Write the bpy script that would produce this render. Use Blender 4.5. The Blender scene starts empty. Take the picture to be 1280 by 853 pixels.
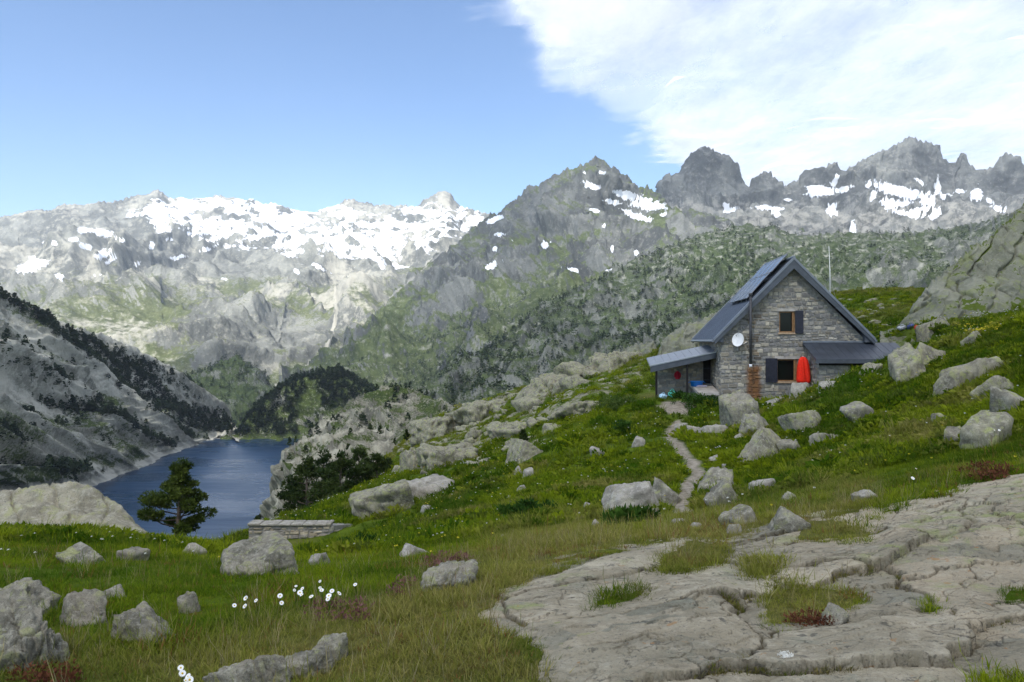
import bpy, bmesh, math, random
import numpy as np
from mathutils import Vector, Matrix, Euler

R = math.radians
scene = bpy.context.scene
C = scene.collection

# ---------------------------------------------------------------- camera
F, CX, CY = 995.0, 640.0, 426.5          # focal length and centre in pixels of the 1280 wide photograph
cam_d = bpy.data.cameras.new('camera'); cam = bpy.data.objects.new('camera', cam_d); C.objects.link(cam)
cam_d.sensor_width = 36.0; cam_d.lens = 36.0 * F / 1280.0
cam_d.clip_start = 0.05; cam_d.clip_end = 60000.0
cam.location = (0, 0, 0); cam.rotation_euler = (R(90), 0, 0)
scene.camera = cam

# ---------------------------------------------------------------- sky, sun, exposure
SUN_EL, SUN_AZ = R(52), R(207)            # azimuth clockwise from +Y: behind the camera on the left
sun_vec = Vector((math.sin(SUN_AZ) * math.cos(SUN_EL), math.cos(SUN_AZ) * math.cos(SUN_EL), math.sin(SUN_EL)))
world = bpy.data.worlds.new('World'); scene.world = world; world.use_nodes = True
wn = world.node_tree.nodes; wl = world.node_tree.links
bg = wn['Background']; sky = wn.new('ShaderNodeTexSky'); sky.sky_type = 'NISHITA'; sky.sun_disc = False
sky.sun_elevation = SUN_EL; sky.sun_rotation = SUN_AZ
sky.altitude = 1200; sky.air_density = 1.0; sky.dust_density = 0.2; sky.ozone_density = 4.0
wl.new(sky.outputs['Color'], bg.inputs['Color']); bg.inputs['Strength'].default_value = 0.105
sl = bpy.data.lights.new('sun', 'SUN'); sl.energy = 5.0; sl.angle = R(0.55); sl.color = (1.0, 0.955, 0.89)
so = bpy.data.objects.new('sun', sl); C.objects.link(so); so.location = (0, 0, 3000)
so.rotation_euler = sun_vec.to_track_quat('Z', 'Y').to_euler()
scene.view_settings.view_transform = 'Standard'; scene.view_settings.look = 'None'
scene.view_settings.gamma = 1.0; scene.view_settings.use_curve_mapping = False
scene.view_settings.exposure = 1.08
scene.render.engine = 'CYCLES'
cy = scene.cycles
cy.use_denoising = True
cy.max_bounces = 6; cy.diffuse_bounces = 3; cy.glossy_bounces = 2; cy.transmission_bounces = 4
cy.volume_bounces = 1; cy.transparent_max_bounces = 12
cy.caustics_reflective = False; cy.caustics_refractive = False

# ---------------------------------------------------------------- noise
def hsh(ix, iy, iz, seed):
    n = (ix.astype(np.int64) * 374761393 + iy.astype(np.int64) * 668265263 + iz.astype(np.int64) * 2147483647 + seed * 144269504) & 0xffffffff
    n = ((n ^ (n >> 13)) * 1274126177) & 0xffffffff
    n = ((n ^ (n >> 16)) * 2246822519) & 0xffffffff
    return ((n ^ (n >> 15)) & 0xffffff) / 16777216.0

def fade(t): return t * t * t * (t * (t * 6 - 15) + 10)

def noise2(x, y, seed=0):
    x = np.asarray(x, float); y = np.asarray(y, float)
    x0 = np.floor(x); y0 = np.floor(y); fx = x - x0; fy = y - y0
    z = np.zeros_like(x0)
    def g(dx, dy):
        a = hsh(x0 + dx, y0 + dy, z, seed) * 2 * np.pi
        return np.cos(a) * (fx - dx) + np.sin(a) * (fy - dy)
    u = fade(fx); v = fade(fy)
    a = g(0, 0) * (1 - u) + g(1, 0) * u; b = g(0, 1) * (1 - u) + g(1, 1) * u
    return (a * (1 - v) + b * v) * 1.5

def fbm(x, y, o=5, seed=0, gain=0.5, lac=2.03):
    s = 0; a = 1.0; t = 0
    for k in range(o):
        s = s + a * noise2(x, y, seed + k * 17); t += a
        a *= gain; x = x * lac + 11.3; y = y * lac - 7.1
    return s / t * 1.4

def ridged(x, y, o=5, seed=0, gain=0.5, lac=2.1):
    s = 0; a = 1.0; t = 0; w = 1.0
    for k in range(o):
        n = (1 - np.abs(noise2(x, y, seed + k * 31)) * 1.6); n = np.clip(n, 0, 1) ** 2 * w
        s = s + a * n; t += a; w = np.clip(n * 1.6, 0, 1)
        a *= gain; x = x * lac + 5.3; y = y * lac + 3.7
    return s / t

def vnoise3(p, seed=0):
    p0 = np.floor(p); f = fade(p - p0); s = 0
    for dx in (0, 1):
        for dy in (0, 1):
            for dz in (0, 1):
                w = (f[..., 0] if dx else 1 - f[..., 0]) * (f[..., 1] if dy else 1 - f[..., 1]) * (f[..., 2] if dz else 1 - f[..., 2])
                s = s + w * hsh(p0[..., 0] + dx, p0[..., 1] + dy, p0[..., 2] + dz, seed)
    return s * 2 - 1

def fbm3(p, o=4, seed=0, gain=0.5):
    s = 0; a = 1.0
    for k in range(o):
        s = s + a * vnoise3(p, seed + k * 7); a *= gain; p = p * 2.07 + 3.1
    return s

def smooth(a, b, x):
    t = np.clip((np.asarray(x, float) - a) / (b - a), 0, 1); return t * t * (3 - 2 * t)

def poly_sd(px, py, poly):
    """signed distance to a polygon, positive inside"""
    px = np.asarray(px, float); py = np.asarray(py, float)
    d = np.full(px.shape, 1e18); inside = np.zeros(px.shape, bool)
    n = len(poly)
    for i in range(n):
        ax, ay = poly[i]; bx, by = poly[(i + 1) % n]
        ex, ey = bx - ax, by - ay
        t = np.clip(((px - ax) * ex + (py - ay) * ey) / (ex * ex + ey * ey + 1e-12), 0, 1)
        d = np.minimum(d, (px - ax - t * ex) ** 2 + (py - ay - t * ey) ** 2)
        c = ((ay > py) != (by > py)) & (px < (bx - ax) * (py - ay) / (by - ay + 1e-12) + ax)
        inside ^= c
    d = np.sqrt(d)
    return np.where(inside, d, -d)

def line_d(px, py, pts):
    d = np.full(np.shape(px), 1e18)
    for (ax, ay), (bx, by) in zip(pts[:-1], pts[1:]):
        ex, ey = bx - ax, by - ay
        t = np.clip(((px - ax) * ex + (py - ay) * ey) / (ex * ex + ey * ey + 1e-12), 0, 1)
        d = np.minimum(d, (px - ax - t * ex) ** 2 + (py - ay - t * ey) ** 2)
    return np.sqrt(d)

def unproj(px, py, Y): return ((px - CX) / F * Y, Y, (CY - py) / F * Y)

# ---------------------------------------------------------------- objects
def tag(o, label=None, cat=None, group=None, kind=None):
    if label: o['label'] = label
    if cat: o['category'] = cat
    if group: o['group'] = group
    if kind: o['kind'] = kind
    return o

def link(name, me, mat=None, parent=None):
    o = bpy.data.objects.new(name, me); C.objects.link(o)
    if mat is not None and me is not None and len(me.materials) == 0: me.materials.append(mat)
    if parent is not None: o.parent = parent
    return o

def empty(name, loc=(0, 0, 0), rz=0):
    o = bpy.data.objects.new(name, None); C.objects.link(o); o.location = loc; o.rotation_euler = (0, 0, rz)
    o.empty_display_size = 0.2
    return o

def mesh_np(name, V, faces_flat, nper, smooth_sh=True):
    me = bpy.data.meshes.new(name)
    V = np.ascontiguousarray(V, np.float32).reshape(-1, 3); Fc = np.ascontiguousarray(faces_flat, np.int32).reshape(-1)
    nf = len(Fc) // nper
    me.vertices.add(len(V)); me.vertices.foreach_set('co', V.ravel())
    me.loops.add(len(Fc)); me.loops.foreach_set('vertex_index', Fc)
    me.polygons.add(nf); me.polygons.foreach_set('loop_start', np.arange(0, len(Fc), nper, dtype=np.int32))
    me.polygons.foreach_set('loop_total', np.full(nf, nper, np.int32))
    if smooth_sh: me.polygons.foreach_set('use_smooth', np.ones(nf, bool))
    me.update(calc_edges=True); me.validate()
    return me

def grid_faces(nr, nc, keep=None):
    i = np.arange(nr * nc).reshape(nr, nc)
    f = np.stack([i[:-1, :-1], i[:-1, 1:], i[1:, 1:], i[1:, :-1]], -1)
    if keep is not None: f = f[keep]
    return f.reshape(-1)

def attr(me, name, vals):
    a = me.attributes.new(name, 'FLOAT', 'POINT'); a.data.foreach_set('value', np.ascontiguousarray(vals, np.float32).ravel())

def attr_col(me, name, vals, domain='POINT'):
    a = me.attributes.new(name, 'FLOAT_COLOR', domain)
    v = np.ones((len(vals), 4), np.float32); v[:, :3] = vals; a.data.foreach_set('color', v.ravel())

class MB:
    """collects boxes, prisms, tubes into one mesh; each face remembers a colour"""
    def __init__(s): s.v = []; s.f = []; s.c = []; s.col = (1, 1, 1)
    def add(s, vs, fs):
        b = len(s.v); s.v += [tuple(p) for p in vs]
        for f in fs: s.f.append([b + i for i in f]); s.c.append(s.col)
    def hexa(s, p):       # 8 points: bottom 4 then top 4
        s.add(p, [(3, 2, 1, 0), (4, 5, 6, 7), (0, 1, 5, 4), (1, 2, 6, 5), (2, 3, 7, 6), (3, 0, 4, 7)])
    def box(s, a, b):
        x0, y0, z0 = a; x1, y1, z1 = b
        s.hexa([(x0, y0, z0), (x1, y0, z0), (x1, y1, z0), (x0, y1, z0), (x0, y0, z1), (x1, y0, z1), (x1, y1, z1), (x0, y1, z1)])
    def tube(s, pts, rad, n=8, cap=True):
        rings = []
        for i, p in enumerate(pts):
            p = Vector(p); q = Vector(pts[min(i + 1, len(pts) - 1)]); o = Vector(pts[max(i - 1, 0)])
            d = (q - o); d = d.normalized() if d.length > 1e-9 else Vector((0, 0, 1))
            a = d.orthogonal().normalized() if i == 0 else (a - d * a.dot(d)).normalized()
            b = d.cross(a); r = rad[i] if hasattr(rad, '__len__') else rad
            rings.append([p + (a * math.cos(2 * math.pi * k / n) + b * math.sin(2 * math.pi * k / n)) * r for k in range(n)])
        vs = [v for r_ in rings for v in r_]; fs = []
        for i in range(len(rings) - 1):
            for k in range(n):
                fs.append((i * n + k, i * n + (k + 1) % n, (i + 1) * n + (k + 1) % n, (i + 1) * n + k))
        if cap: fs.append(tuple(range(n))[::-1]); fs.append(tuple((len(rings) - 1) * n + k for k in range(n)))
        s.add(vs, fs)
    def lathe(s, prof, n=20, c=(0, 0, 0)):
        vs = []; fs = []
        for r, z in prof:
            for k in range(n):
                a = 2 * math.pi * k / n; vs.append((c[0] + r * math.cos(a), c[1] + r * math.sin(a), c[2] + z))
        for i in range(len(prof) - 1):
            for k in range(n): fs.append((i * n + k, i * n + (k + 1) % n, (i + 1) * n + (k + 1) % n, (i + 1) * n + k))
        s.add(vs, fs)
    def mesh(s, name, sm=False, xf=None):
        me = bpy.data.meshes.new(name)
        vs = s.v if xf is None else [xf(*p) for p in s.v]
        me.from_pydata(vs, [], s.f)
        if any(c != (1, 1, 1) for c in s.c):
            tot = [len(f) for f in s.f]
            attr_col(me, 'tone', np.repeat(np.array(s.c), tot, axis=0), 'CORNER')
        if sm: me.polygons.foreach_set('use_smooth', np.ones(len(s.f), bool))
        me.update(); return me
    def build(s, name, mat, parent=None, sm=False, xf=None, bevel=0.0):
        me = s.mesh(name, sm, xf)
        if bevel:
            bm = bmesh.new(); bm.from_mesh(me); bmesh.ops.remove_doubles(bm, verts=bm.verts, dist=1e-5)
            bmesh.ops.bevel(bm, geom=[e for e in bm.edges if e.is_manifold and e.calc_face_angle(0) > 0.5], offset=bevel, segments=1, affect='EDGES', clamp_overlap=True)
            bmesh.ops.recalc_face_normals(bm, faces=bm.faces); bm.to_mesh(me); bm.free()
        else:
            bm = bmesh.new(); bm.from_mesh(me); bmesh.ops.recalc_face_normals(bm, faces=bm.faces); bm.to_mesh(me); bm.free()
        return link(name, me, mat, parent)

# ---------------------------------------------------------------- materials
class NT:
    def __init__(s, name):
        s.m = bpy.data.materials.new(name); s.m.use_nodes = True
        s.t = s.m.node_tree; s.t.nodes.clear(); s.out = s.n('ShaderNodeOutputMaterial')
    def n(s, typ, **kw):
        nd = s.t.nodes.new(typ)
        for k, v in kw.items(): setattr(nd, k, v)
        return nd
    def l(s, a, b): s.t.links.new(a, b)
    def setin(s, nd, key, v):
        if hasattr(v, 'is_output') or isinstance(v, bpy.types.NodeSocket): s.l(v, nd.inputs[key])
        else: nd.inputs[key].default_value = v
    def pos(s):
        if not hasattr(s, '_p'): s._p = s.n('ShaderNodeNewGeometry').outputs['Position']
        return s._p
    def objpos(s):
        return s.n('ShaderNodeTexCoord').outputs['Object']
    def mapping(s, vec, scale=(1, 1, 1), rot=(0, 0, 0)):
        m = s.n('ShaderNodeMapping'); s.l(vec, m.inputs[0]); m.inputs['Scale'].default_value = scale; m.inputs['Rotation'].default_value = rot
        return m.outputs[0]
    def noise(s, scale, detail=6, rough=0.55, vec=None, dist=0.0):
        nd = s.n('ShaderNodeTexNoise'); s.l(vec or s.pos(), nd.inputs['Vector'])
        nd.inputs['Scale'].default_value = scale; nd.inputs['Detail'].default_value = detail
        nd.inputs['Roughness'].default_value = rough; nd.inputs['Distortion'].default_value = dist
        return nd.outputs['Fac']
    def voro(s, scale, vec=None, feature='F1', rnd=1.0):
        nd = s.n('ShaderNodeTexVoronoi', feature=feature); s.l(vec or s.pos(), nd.inputs['Vector'])
        nd.inputs['Scale'].default_value = scale; nd.inputs['Randomness'].default_value = rnd
        return nd
    def ramp(s, f, stops):
        nd = s.n('ShaderNodeValToRGB'); e = nd.color_ramp.elements
        while len(e) < len(stops): e.new(0.5)
        for k, (p, c) in enumerate(stops):
            e[k].position = p; e[k].color = (*c, 1) if hasattr(c, '__len__') else (c, c, c, 1)
        s.l(f, nd.inputs[0]); return nd.outputs[0]
    def mix(s, f, a, b, mode='MIX'):
        nd = s.n('ShaderNodeMix', data_type='RGBA', blend_type=mode)
        for key, v in ((0, f), (6, a), (7, b)):
            if isinstance(v, bpy.types.NodeSocket): s.l(v, nd.inputs[key])
            else: nd.inputs[key].default_value = (*v, 1) if hasattr(v, '__len__') else v
        return nd.outputs[2]
    def math(s, op, a, b=0.0, clamp=False):
        nd = s.n('ShaderNodeMath', operation=op, use_clamp=clamp)
        for k, v in enumerate((a, b)):
            if isinstance(v, bpy.types.NodeSocket): s.l(v, nd.inputs[k])
            else: nd.inputs[k].default_value = v
        return nd.outputs[0]
    def att(s, name, typ='GEOMETRY', out='Fac'):
        return s.n('ShaderNodeAttribute', attribute_name=name, attribute_type=typ).outputs[out]
    def step(s, v, a, b):
        nd = s.n('ShaderNodeMapRange', interpolation_type='SMOOTHSTEP'); s.l(v, nd.inputs[0])
        nd.inputs[1].default_value = a; nd.inputs[2].default_value = b; return nd.outputs[0]
    def bump(s, h, strength=0.5, dist=0.1):
        nd = s.n('ShaderNodeBump'); s.l(h, nd.inputs['Height']); nd.inputs['Strength'].default_value = strength
        nd.inputs['Distance'].default_value = dist; return nd.outputs[0]
    def bsdf(s, col, rough=0.85, normal=None, spec=0.25, metal=0.0):
        p = s.n('ShaderNodeBsdfPrincipled')
        for key, v in (('Base Color', col), ('Roughness', rough), ('Specular IOR Level', spec), ('Metallic', metal)):
            if isinstance(v, bpy.types.NodeSocket): s.l(v, p.inputs[key])
            else: p.inputs[key].default_value = (*v, 1) if hasattr(v, '__len__') else v
        if normal is not None: s.l(normal, p.inputs['Normal'])
        s.l(p.outputs[0], s.out.inputs[0]); s.p = p; return s.m

def simple(name, col, rough=0.6, var=0.15, scale=8.0, spec=0.3, metal=0.0, bump=0.0):
    t = NT(name); n = t.noise(scale, 5)
    c = t.mix(t.step(n, 0.3, 0.7), tuple(x * (1 - var) for x in col), tuple(min(1, x * (1 + var)) for x in col))
    return t.bsdf(c, rough, t.bump(n, bump, 0.02) if bump else None, spec, metal)

def rock_mat(name, s=1.0, base=(0.32, 0.30, 0.235), dark=(0.13, 0.124, 0.096), lichen=(0.33, 0.345, 0.145), li=0.7, pale=(0.43, 0.41, 0.33), bs=0.6):
    """granite with lichen; s = size of the features in metres"""
    t = NT(name); k = 1.0 / s
    n1 = t.noise(1.3 * k, 8, 0.6); n2 = t.noise(5 * k, 8, 0.65); n3 = t.noise(26 * k, 6, 0.7); n4 = t.noise(0.5 * k, 4)
    c = t.mix(t.step(n1, 0.35, 0.66), dark, base)
    c = t.mix(t.math('MULTIPLY', t.step(n2, 0.45, 0.7), 0.8), c, pale)
    c = t.mix(t.math('MULTIPLY', t.step(t.noise(2.2 * k, 9, 0.68, dist=0.6), 0.50, 0.62), li), c, lichen)
    c = t.mix(t.math('MULTIPLY', t.step(n4, 0.5, 0.62), 0.30), c, (0.30, 0.26, 0.20))
    c = t.mix(t.math('MULTIPLY', t.step(n3, 0.52, 0.66), 0.75), c, (0.08, 0.078, 0.066))
    c = t.mix(t.math('MULTIPLY', t.step(t.noise(1.6 * k, 7, 0.7, vec=t.mapping(t.pos(), (1.6, 1.6, 0.3))), 0.54, 0.66), 0.6), c, dark)
    c = t.mix(t.math('MULTIPLY', t.step(t.noise(40 * k, 4, 0.7), 0.58, 0.72), 0.5), c, (0.60, 0.59, 0.54))
    h = t.math('ADD', t.math('MULTIPLY', n2, 1.0), t.math('ADD', t.math('MULTIPLY', n3, 0.5), t.math('MULTIPLY', n1, 1.5)))
    return t.bsdf(c, 0.95, t.bump(h, bs, 0.09 * s), 0.05)
# ================================================================ far land: lofted landforms
def loft(name, rows, px0, px1, nc, nsub, amp=0.0, wl=100.0, oct=6, seed=1, env=None, crag=0.0, spur=0.0, spurw=400.0, rough2=0.0, post=None, slant=0.0):
    """rows run from the far side to the near side; each row is [(px, py, Y)...] giving a real line on the land"""
    pxs = np.linspace(px0, px1, nc); u = (pxs - CX) / F
    Ys = []; Zs = []
    for r in rows:
        r = sorted(r); xp = [p[0] for p in r]
        Yr = np.interp(pxs, xp, [p[2] for p in r]); pyr = np.interp(pxs, xp, [p[1] for p in r])
        Ys.append(Yr); Zs.append((CY - pyr) / F * Yr)
    K = len(rows); ts = []
    for k in range(K - 1): ts += list(k + np.arange(nsub[k]) / nsub[k])
    ts.append(K - 1); ts = np.array(ts)
    Ys = np.array(Ys); Zs = np.array(Zs)
    def cr(A):
        out = np.zeros((len(ts), nc))
        for i, t in enumerate(ts):
            k = min(int(t), K - 2); f = t - k
            p1, p2 = A[k], A[k + 1]; p0 = A[k - 1] if k > 0 else 2 * p1 - p2; p3 = A[k + 2] if k + 2 < K else 2 * p2 - p1
            m1 = (p2 - p0) * 0.5 * 0.7; m2 = (p3 - p1) * 0.5 * 0.7
            f2, f3 = f * f, f * f * f
            out[i] = (2 * f3 - 3 * f2 + 1) * p1 + (f3 - 2 * f2 + f) * m1 + (-2 * f3 + 3 * f2) * p2 + (f3 - f2) * m2
        return out
    Yg = cr(Ys); Zg = cr(Zs); Xg = u[None, :] * Yg
    P = np.stack([Xg, Yg, Zg], -1)
    du = np.gradient(P, axis=1); dv = np.gradient(P, axis=0)
    N = np.cross(dv, du); N /= (np.linalg.norm(N, axis=-1, keepdims=True) + 1e-9); N *= np.where(N[..., 2:3] < 0, -1, 1)
    e = np.ones(len(ts)) if env is None else np.interp(ts, np.arange(K), env)
    e = e[:, None]
    x, y, z = Xg, Yg, Zg
    q = y * 0.55 + z * 1.1 + x * slant              # noise coordinates follow the slope so steep ground is not smeared
    wx = fbm(x / (wl * 2.5), q / (wl * 2.5), 3, seed + 50) * wl * 0.8
    D = 0
    if amp: D = D + amp * e * (ridged((x + wx) / wl, q / wl + 3.1, oct, seed) - 0.42) * 2.0
    if spur: D = D + spur * e * (ridged((x + wx * 1.5 + 0.35 * q) / spurw, q / (spurw * 2.6), 4, seed + 9) - 0.45) * 2.0
    if rough2: D = D + rough2 * (fbm(x / (wl * 0.22), q / (wl * 0.22), 5, seed + 21, gain=0.66) + .8 * (ridged((x + .4 * q) / (wl * .3), q / (wl * .5), 4, seed + 25, gain=.6) - .4)) * (0.4 + 0.6 * e)
    P = P + N * np.asarray(D)[..., None] if not np.isscalar(D) else P
    if crag:
        kc = np.exp(-((ts - 1.0) / 0.35) ** 2)[:, None]
        jag = np.abs(noise2(pxs / 7.0, pxs * 0 + seed, seed)) * 1.2 + 0.6 * noise2(pxs / 2.7, pxs * 0 + 3.3, seed + 4) + 0.5 * noise2(pxs / 17, pxs * 0 + 9, seed + 5)
        P[..., 2] += kc * crag * jag[None, :]
    if post is not None: P = post(P, N, ts)
    me = mesh_np(name, P, grid_faces(len(ts), nc), 4)
    du = np.gradient(P, axis=1); dv = np.gradient(P, axis=0)
    N = np.cross(dv, du); N /= (np.linalg.norm(N, axis=-1, keepdims=True) + 1e-9); N *= np.where(N[..., 2:3] < 0, -1, 1)
    ppx = CX + F * P[..., 0] / P[..., 1]; ppy = CY - F * P[..., 2] / P[..., 1]
    return me, P, N, ppx, ppy

def strata(P, N, ts, sp=1.6, ang=0.9, dep=0.16, seed=1, tilt=0.0):
    q = (P[..., 0] * math.cos(ang) + P[..., 2] * math.sin(ang)) / sp + 0.4 * fbm(P[..., 0] / (2.2 * sp), P[..., 2] / (2.2 * sp) + P[..., 1] / (4 * sp), 3, seed) + tilt * P[..., 1]
    f = np.abs(q - np.round(q)); D = -dep * np.exp(-(f / 0.035) ** 2) + dep * .8 * (hsh(np.floor(q + .5), q * 0, q * 0, seed) - .5)
    q2 = (-P[..., 0] * math.sin(ang) + P[..., 2] * math.cos(ang)) / (sp * 2.1) + 0.4 * fbm(P[..., 0] / (3 * sp), P[..., 2] / (3 * sp), 3, seed + 1) + 0.37 * np.floor(q + .5)
    f2 = np.abs(q2 - np.round(q2)); D = D - dep * .6 * np.exp(-(f2 / 0.02) ** 2)
    return P + N * D[..., None]

def ell(px, py, lst):
    """soft union of ellipses (cx, cy, rx, ry, degrees): >0 inside"""
    s = np.full(px.shape, -9.0)
    for cx, cy_, rx, ry, a in lst:
        c, sn = math.cos(R(a)), math.sin(R(a)); dx, dy = px - cx, py - cy_
        s = np.maximum(s, 1 - np.sqrt(((dx * c + dy * sn) / rx) ** 2 + ((-dx * sn + dy * c) / ry) ** 2))
    return s

def mountain_mat(name, s, rock=(0.235, 0.232, 0.228), rock2=(0.115, 0.115, 0.118), veg=(0.085, 0.108, 0.036), veg2=(0.038, 0.058, 0.022), pale=(0.40, 0.385, 0.35), sn=(0.80, 0.83, 0.88), spk=0.55):
    """s = feature size in metres. Attributes veg, snow, pale say what covers the ground"""
    t = NT(name); k = 1.0 / s
    n1 = t.noise(0.09 * k, 9, 0.66); n2 = t.noise(0.55 * k, 9, 0.72); n3 = t.noise(3.0 * k, 5, 0.72)
    strat = t.noise(0.2 * k, 7, 0.65, vec=t.mapping(t.pos(), (1.0, 1.0, 0.28), (0.25, 0.2, 0)))
    c = t.mix(t.step(n1, 0.40, 0.60), rock2, rock)
    c = t.mix(t.math('MULTIPLY', t.step(strat, 0.51, 0.58), 0.7), c, rock2)
    c = t.mix(t.math('MULTIPLY', t.step(n2, 0.5, 0.68), 0.65), c, pale)
    vn = t.mix(t.step(n2, 0.36, 0.62), veg2, veg)
    va = t.math('ADD', t.att('veg'), t.math('MULTIPLY', t.math('SUBTRACT', t.math('ADD', n2, n3), 1.0), 1.3))
    c = t.mix(t.step(va, 0.36, 0.60), c, vn)
    c = t.mix(t.math('MULTIPLY', t.step(n3, 0.54, 0.66), spk), c, veg2)
    c = t.mix(t.math('MULTIPLY', t.step(t.noise(2.2 * k, 4, 0.7), 0.56, 0.68), 0.5), c, pale)
    pa = t.math('ADD', t.att('pale'), t.math('MULTIPLY', t.math('SUBTRACT', n2, 0.5), 1.2))
    c = t.mix(t.step(pa, 0.35, 0.65), c, pale)
    sa = t.math('ADD', t.att('snow'), t.math('MULTIPLY', t.math('SUBTRACT', t.math('ADD', n2, t.math('MULTIPLY', n3, .5)), 0.75), 0.85))
    sf = t.step(sa, 0.44, 0.56)
    c = t.mix(sf, c, sn)
    h = t.math('ADD', t.math('MULTIPLY', n2, 1.0), t.math('MULTIPLY', n3, 0.35))
    h = t.math('MULTIPLY', h, t.math('SUBTRACT', 1.0, t.math('MULTIPLY', sf, 0.85)))
    return t.bsdf(c, 0.95, t.bump(h, 0.8, 0.6 * s), 0.03)

M_far = mountain_mat('far_granite', 20.0, rock=(0.215, 0.22, 0.198), rock2=(0.105, 0.11, 0.102), veg=(0.11, 0.125, 0.055), veg2=(0.065, 0.08, 0.036), pale=(0.33, 0.322, 0.275), sn=(0.66, 0.69, 0.73))
M_peak = mountain_mat('dark_granite', 17.0, rock=(0.19, 0.197, 0.185), rock2=(0.08, 0.085, 0.084), veg=(0.115, 0.142, 0.055), veg2=(0.06, 0.08, 0.032), pale=(0.31, 0.305, 0.275))
M_flank = mountain_mat('wooded_flank', 5.0, rock=(0.175, 0.185, 0.165), rock2=(0.085, 0.092, 0.082), veg=(0.062, 0.085, 0.032), veg2=(0.028, 0.044, 0.018), pale=(0.27, 0.275, 0.24))
M_cliff = mountain_mat('valley_granite', 4.5, rock=(0.40, 0.395, 0.335), rock2=(0.19, 0.19, 0.16), veg=(0.085, 0.115, 0.03), veg2=(0.045, 0.064, 0.022), pale=(0.50, 0.49, 0.42), spk=0.35)
M_knoll = mountain_mat('knoll_granite', 2.6, rock=(0.32, 0.305, 0.235), rock2=(0.13, 0.125, 0.10), veg=(0.07, 0.095, 0.025), veg2=(0.035, 0.055, 0.017), pale=(0.42, 0.40, 0.31))

def finish(name, me, mat, veg=None, snow=None, pale=None):
    n = len(me.vertices)
    for k, v in (('veg', veg), ('snow', snow), ('pale', pale)):
        attr(me, k, np.zeros(n) if v is None else np.clip(v, -1, 2))
    o = link(name, me, mat); o['kind'] = 'structure'; return o

# ---- snowy massif across the valley
sk1 = [(-700, 300), (-300, 290), (-60, 280), (0, 273), (20, 266), (60, 266), (80, 259), (105, 257), (128, 251), (150, 251), (166, 248), (180, 243), (190, 238), (196, 237), (203, 241), (212, 249), (225, 247), (240, 249), (262, 247),
       (290, 248), (300, 252), (322, 252), (342, 254), (356, 260), (375, 265), (392, 266), (410, 259), (430, 252), (441, 250), (450, 253), (462, 252), (478, 257), (492, 259), (505, 256), (520, 258), (532, 250), (545, 245), (553, 242), (562, 246), (568, 254), (575, 261), (590, 264), (603, 265), (615, 272), (640, 285), (760, 330)]
rows = [[(p, y + 70, 5900) for p, y in sk1],
        [(p, y, 4500 + 400 * float(smooth(-50, 330, p))) for p, y in sk1],
        [(p, y + 34 - 8 * float(smooth(60, 260, p)), 4100 + 400 * float(smooth(-50, 330, p))) for p, y in sk1],
        [(-700, 345, 3600), (0, 320, 3600), (120, 312, 3600), (190, 308, 3680), (240, 312, 3820), (340, 310, 3950), (420, 322, 3900), (480, 330, 3800), (560, 312, 4100), (640, 320, 4000), (760, 340, 4000)],
        [(-700, 400, 2900), (0, 362, 2900), (100, 355, 2850), (200, 352, 2700), (290, 360, 2900), (360, 362, 3000), (420, 380, 3100), (520, 380, 3000), (760, 400, 3000)],
        [(-700, 440, 2300), (0, 410, 2300), (150, 410, 2200), (220, 420, 2100), (290, 425, 2150), (350, 430, 2300), (410, 440, 2500), (520, 440, 2300), (760, 460, 2300)],
        [(-700, 500, 1700), (150, 470, 1750), (260, 468, 1750), (330, 476, 1850), (400, 478, 1850), (520, 500, 1700), (760, 520, 1700)],
        [(-700, 560, 1350), (150, 530, 1350), (330, 522, 1350), (520, 540, 1300), (760, 560, 1300)]]
me, P, N, qx, qy = loft('snowy_mountain', rows, -500, 740, 900, [6, 40, 54, 72, 66, 36, 14], amp=75, wl=620, seed=11, env=[.3, .16, .55, 1, 1, .8, .4, .2], crag=13, spur=60, spurw=900, rough2=26)
nz = N[..., 2]
bigA = [(165, 268), (200, 252), (245, 249), (335, 254), (380, 270), (440, 285), (480, 300), (505, 322), (480, 328), (430, 318), (380, 320), (330, 304), (260, 300), (205, 292), (180, 278)]
bigB = [(392, 268), (430, 254), (448, 272), (478, 272), (500, 268), (540, 256), (600, 267), (604, 277), (575, 290), (545, 306), (520, 320), (495, 333), (470, 305), (440, 284)]
nn = fbm(qx / 26, qy / 9, 5, 77, gain=0.6)
small = ell(qx, qy, [(40, 333, 25, 7, -14), (44, 326, 6, 9, -30), (126, 291, 24, 5, 12), (75, 346, 8, 4, 0), (130, 317, 14, 5, -25), (103, 288, 8, 4, 0), (140, 325, 12, 3, -30), (106, 307, 10, 4, 20), (64, 304, 10, 3, 0),
                     (228, 321, 14, 3, -12), (257, 312, 10, 3, -15), (190, 306, 3, 6, 10), (212, 300, 7, 3, 0), (281, 307, 8, 2.5, 0), (452, 320, 3, 6, 15), (475, 327, 12, 3, 20), (493, 331, 6, 3, 0), (371, 340, 5, 3, 30), (410, 312, 12, 3, 0), (472, 297, 4, 3, 0), (93, 300, 7, 2.5, 0), (150, 299, 9, 3, 10), (170, 330, 8, 2, -20), (120, 345, 8, 2, -15), (280, 349, 5, 2, 0), (400, 335, 14, 2, 25)])
nf = fbm((qx + .5 * qy) / 6, qy / 4.0, 5, 177, gain=.7)
snow = np.maximum(np.clip(.47 + np.clip(np.maximum(poly_sd(qx, qy, bigA), poly_sd(qx, qy, bigB)) / 24, -1, .3) + .60 * nn + .38 * nf + (nz - .72) * 1.3, 0, 1), smooth(-.7, .7, small + nn * 0.6 + nf * .6 - .05))
snow = np.where((qy < 340) | (small > -.3), snow, 0)
snow *= smooth(0.25, 0.5, nz)
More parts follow.
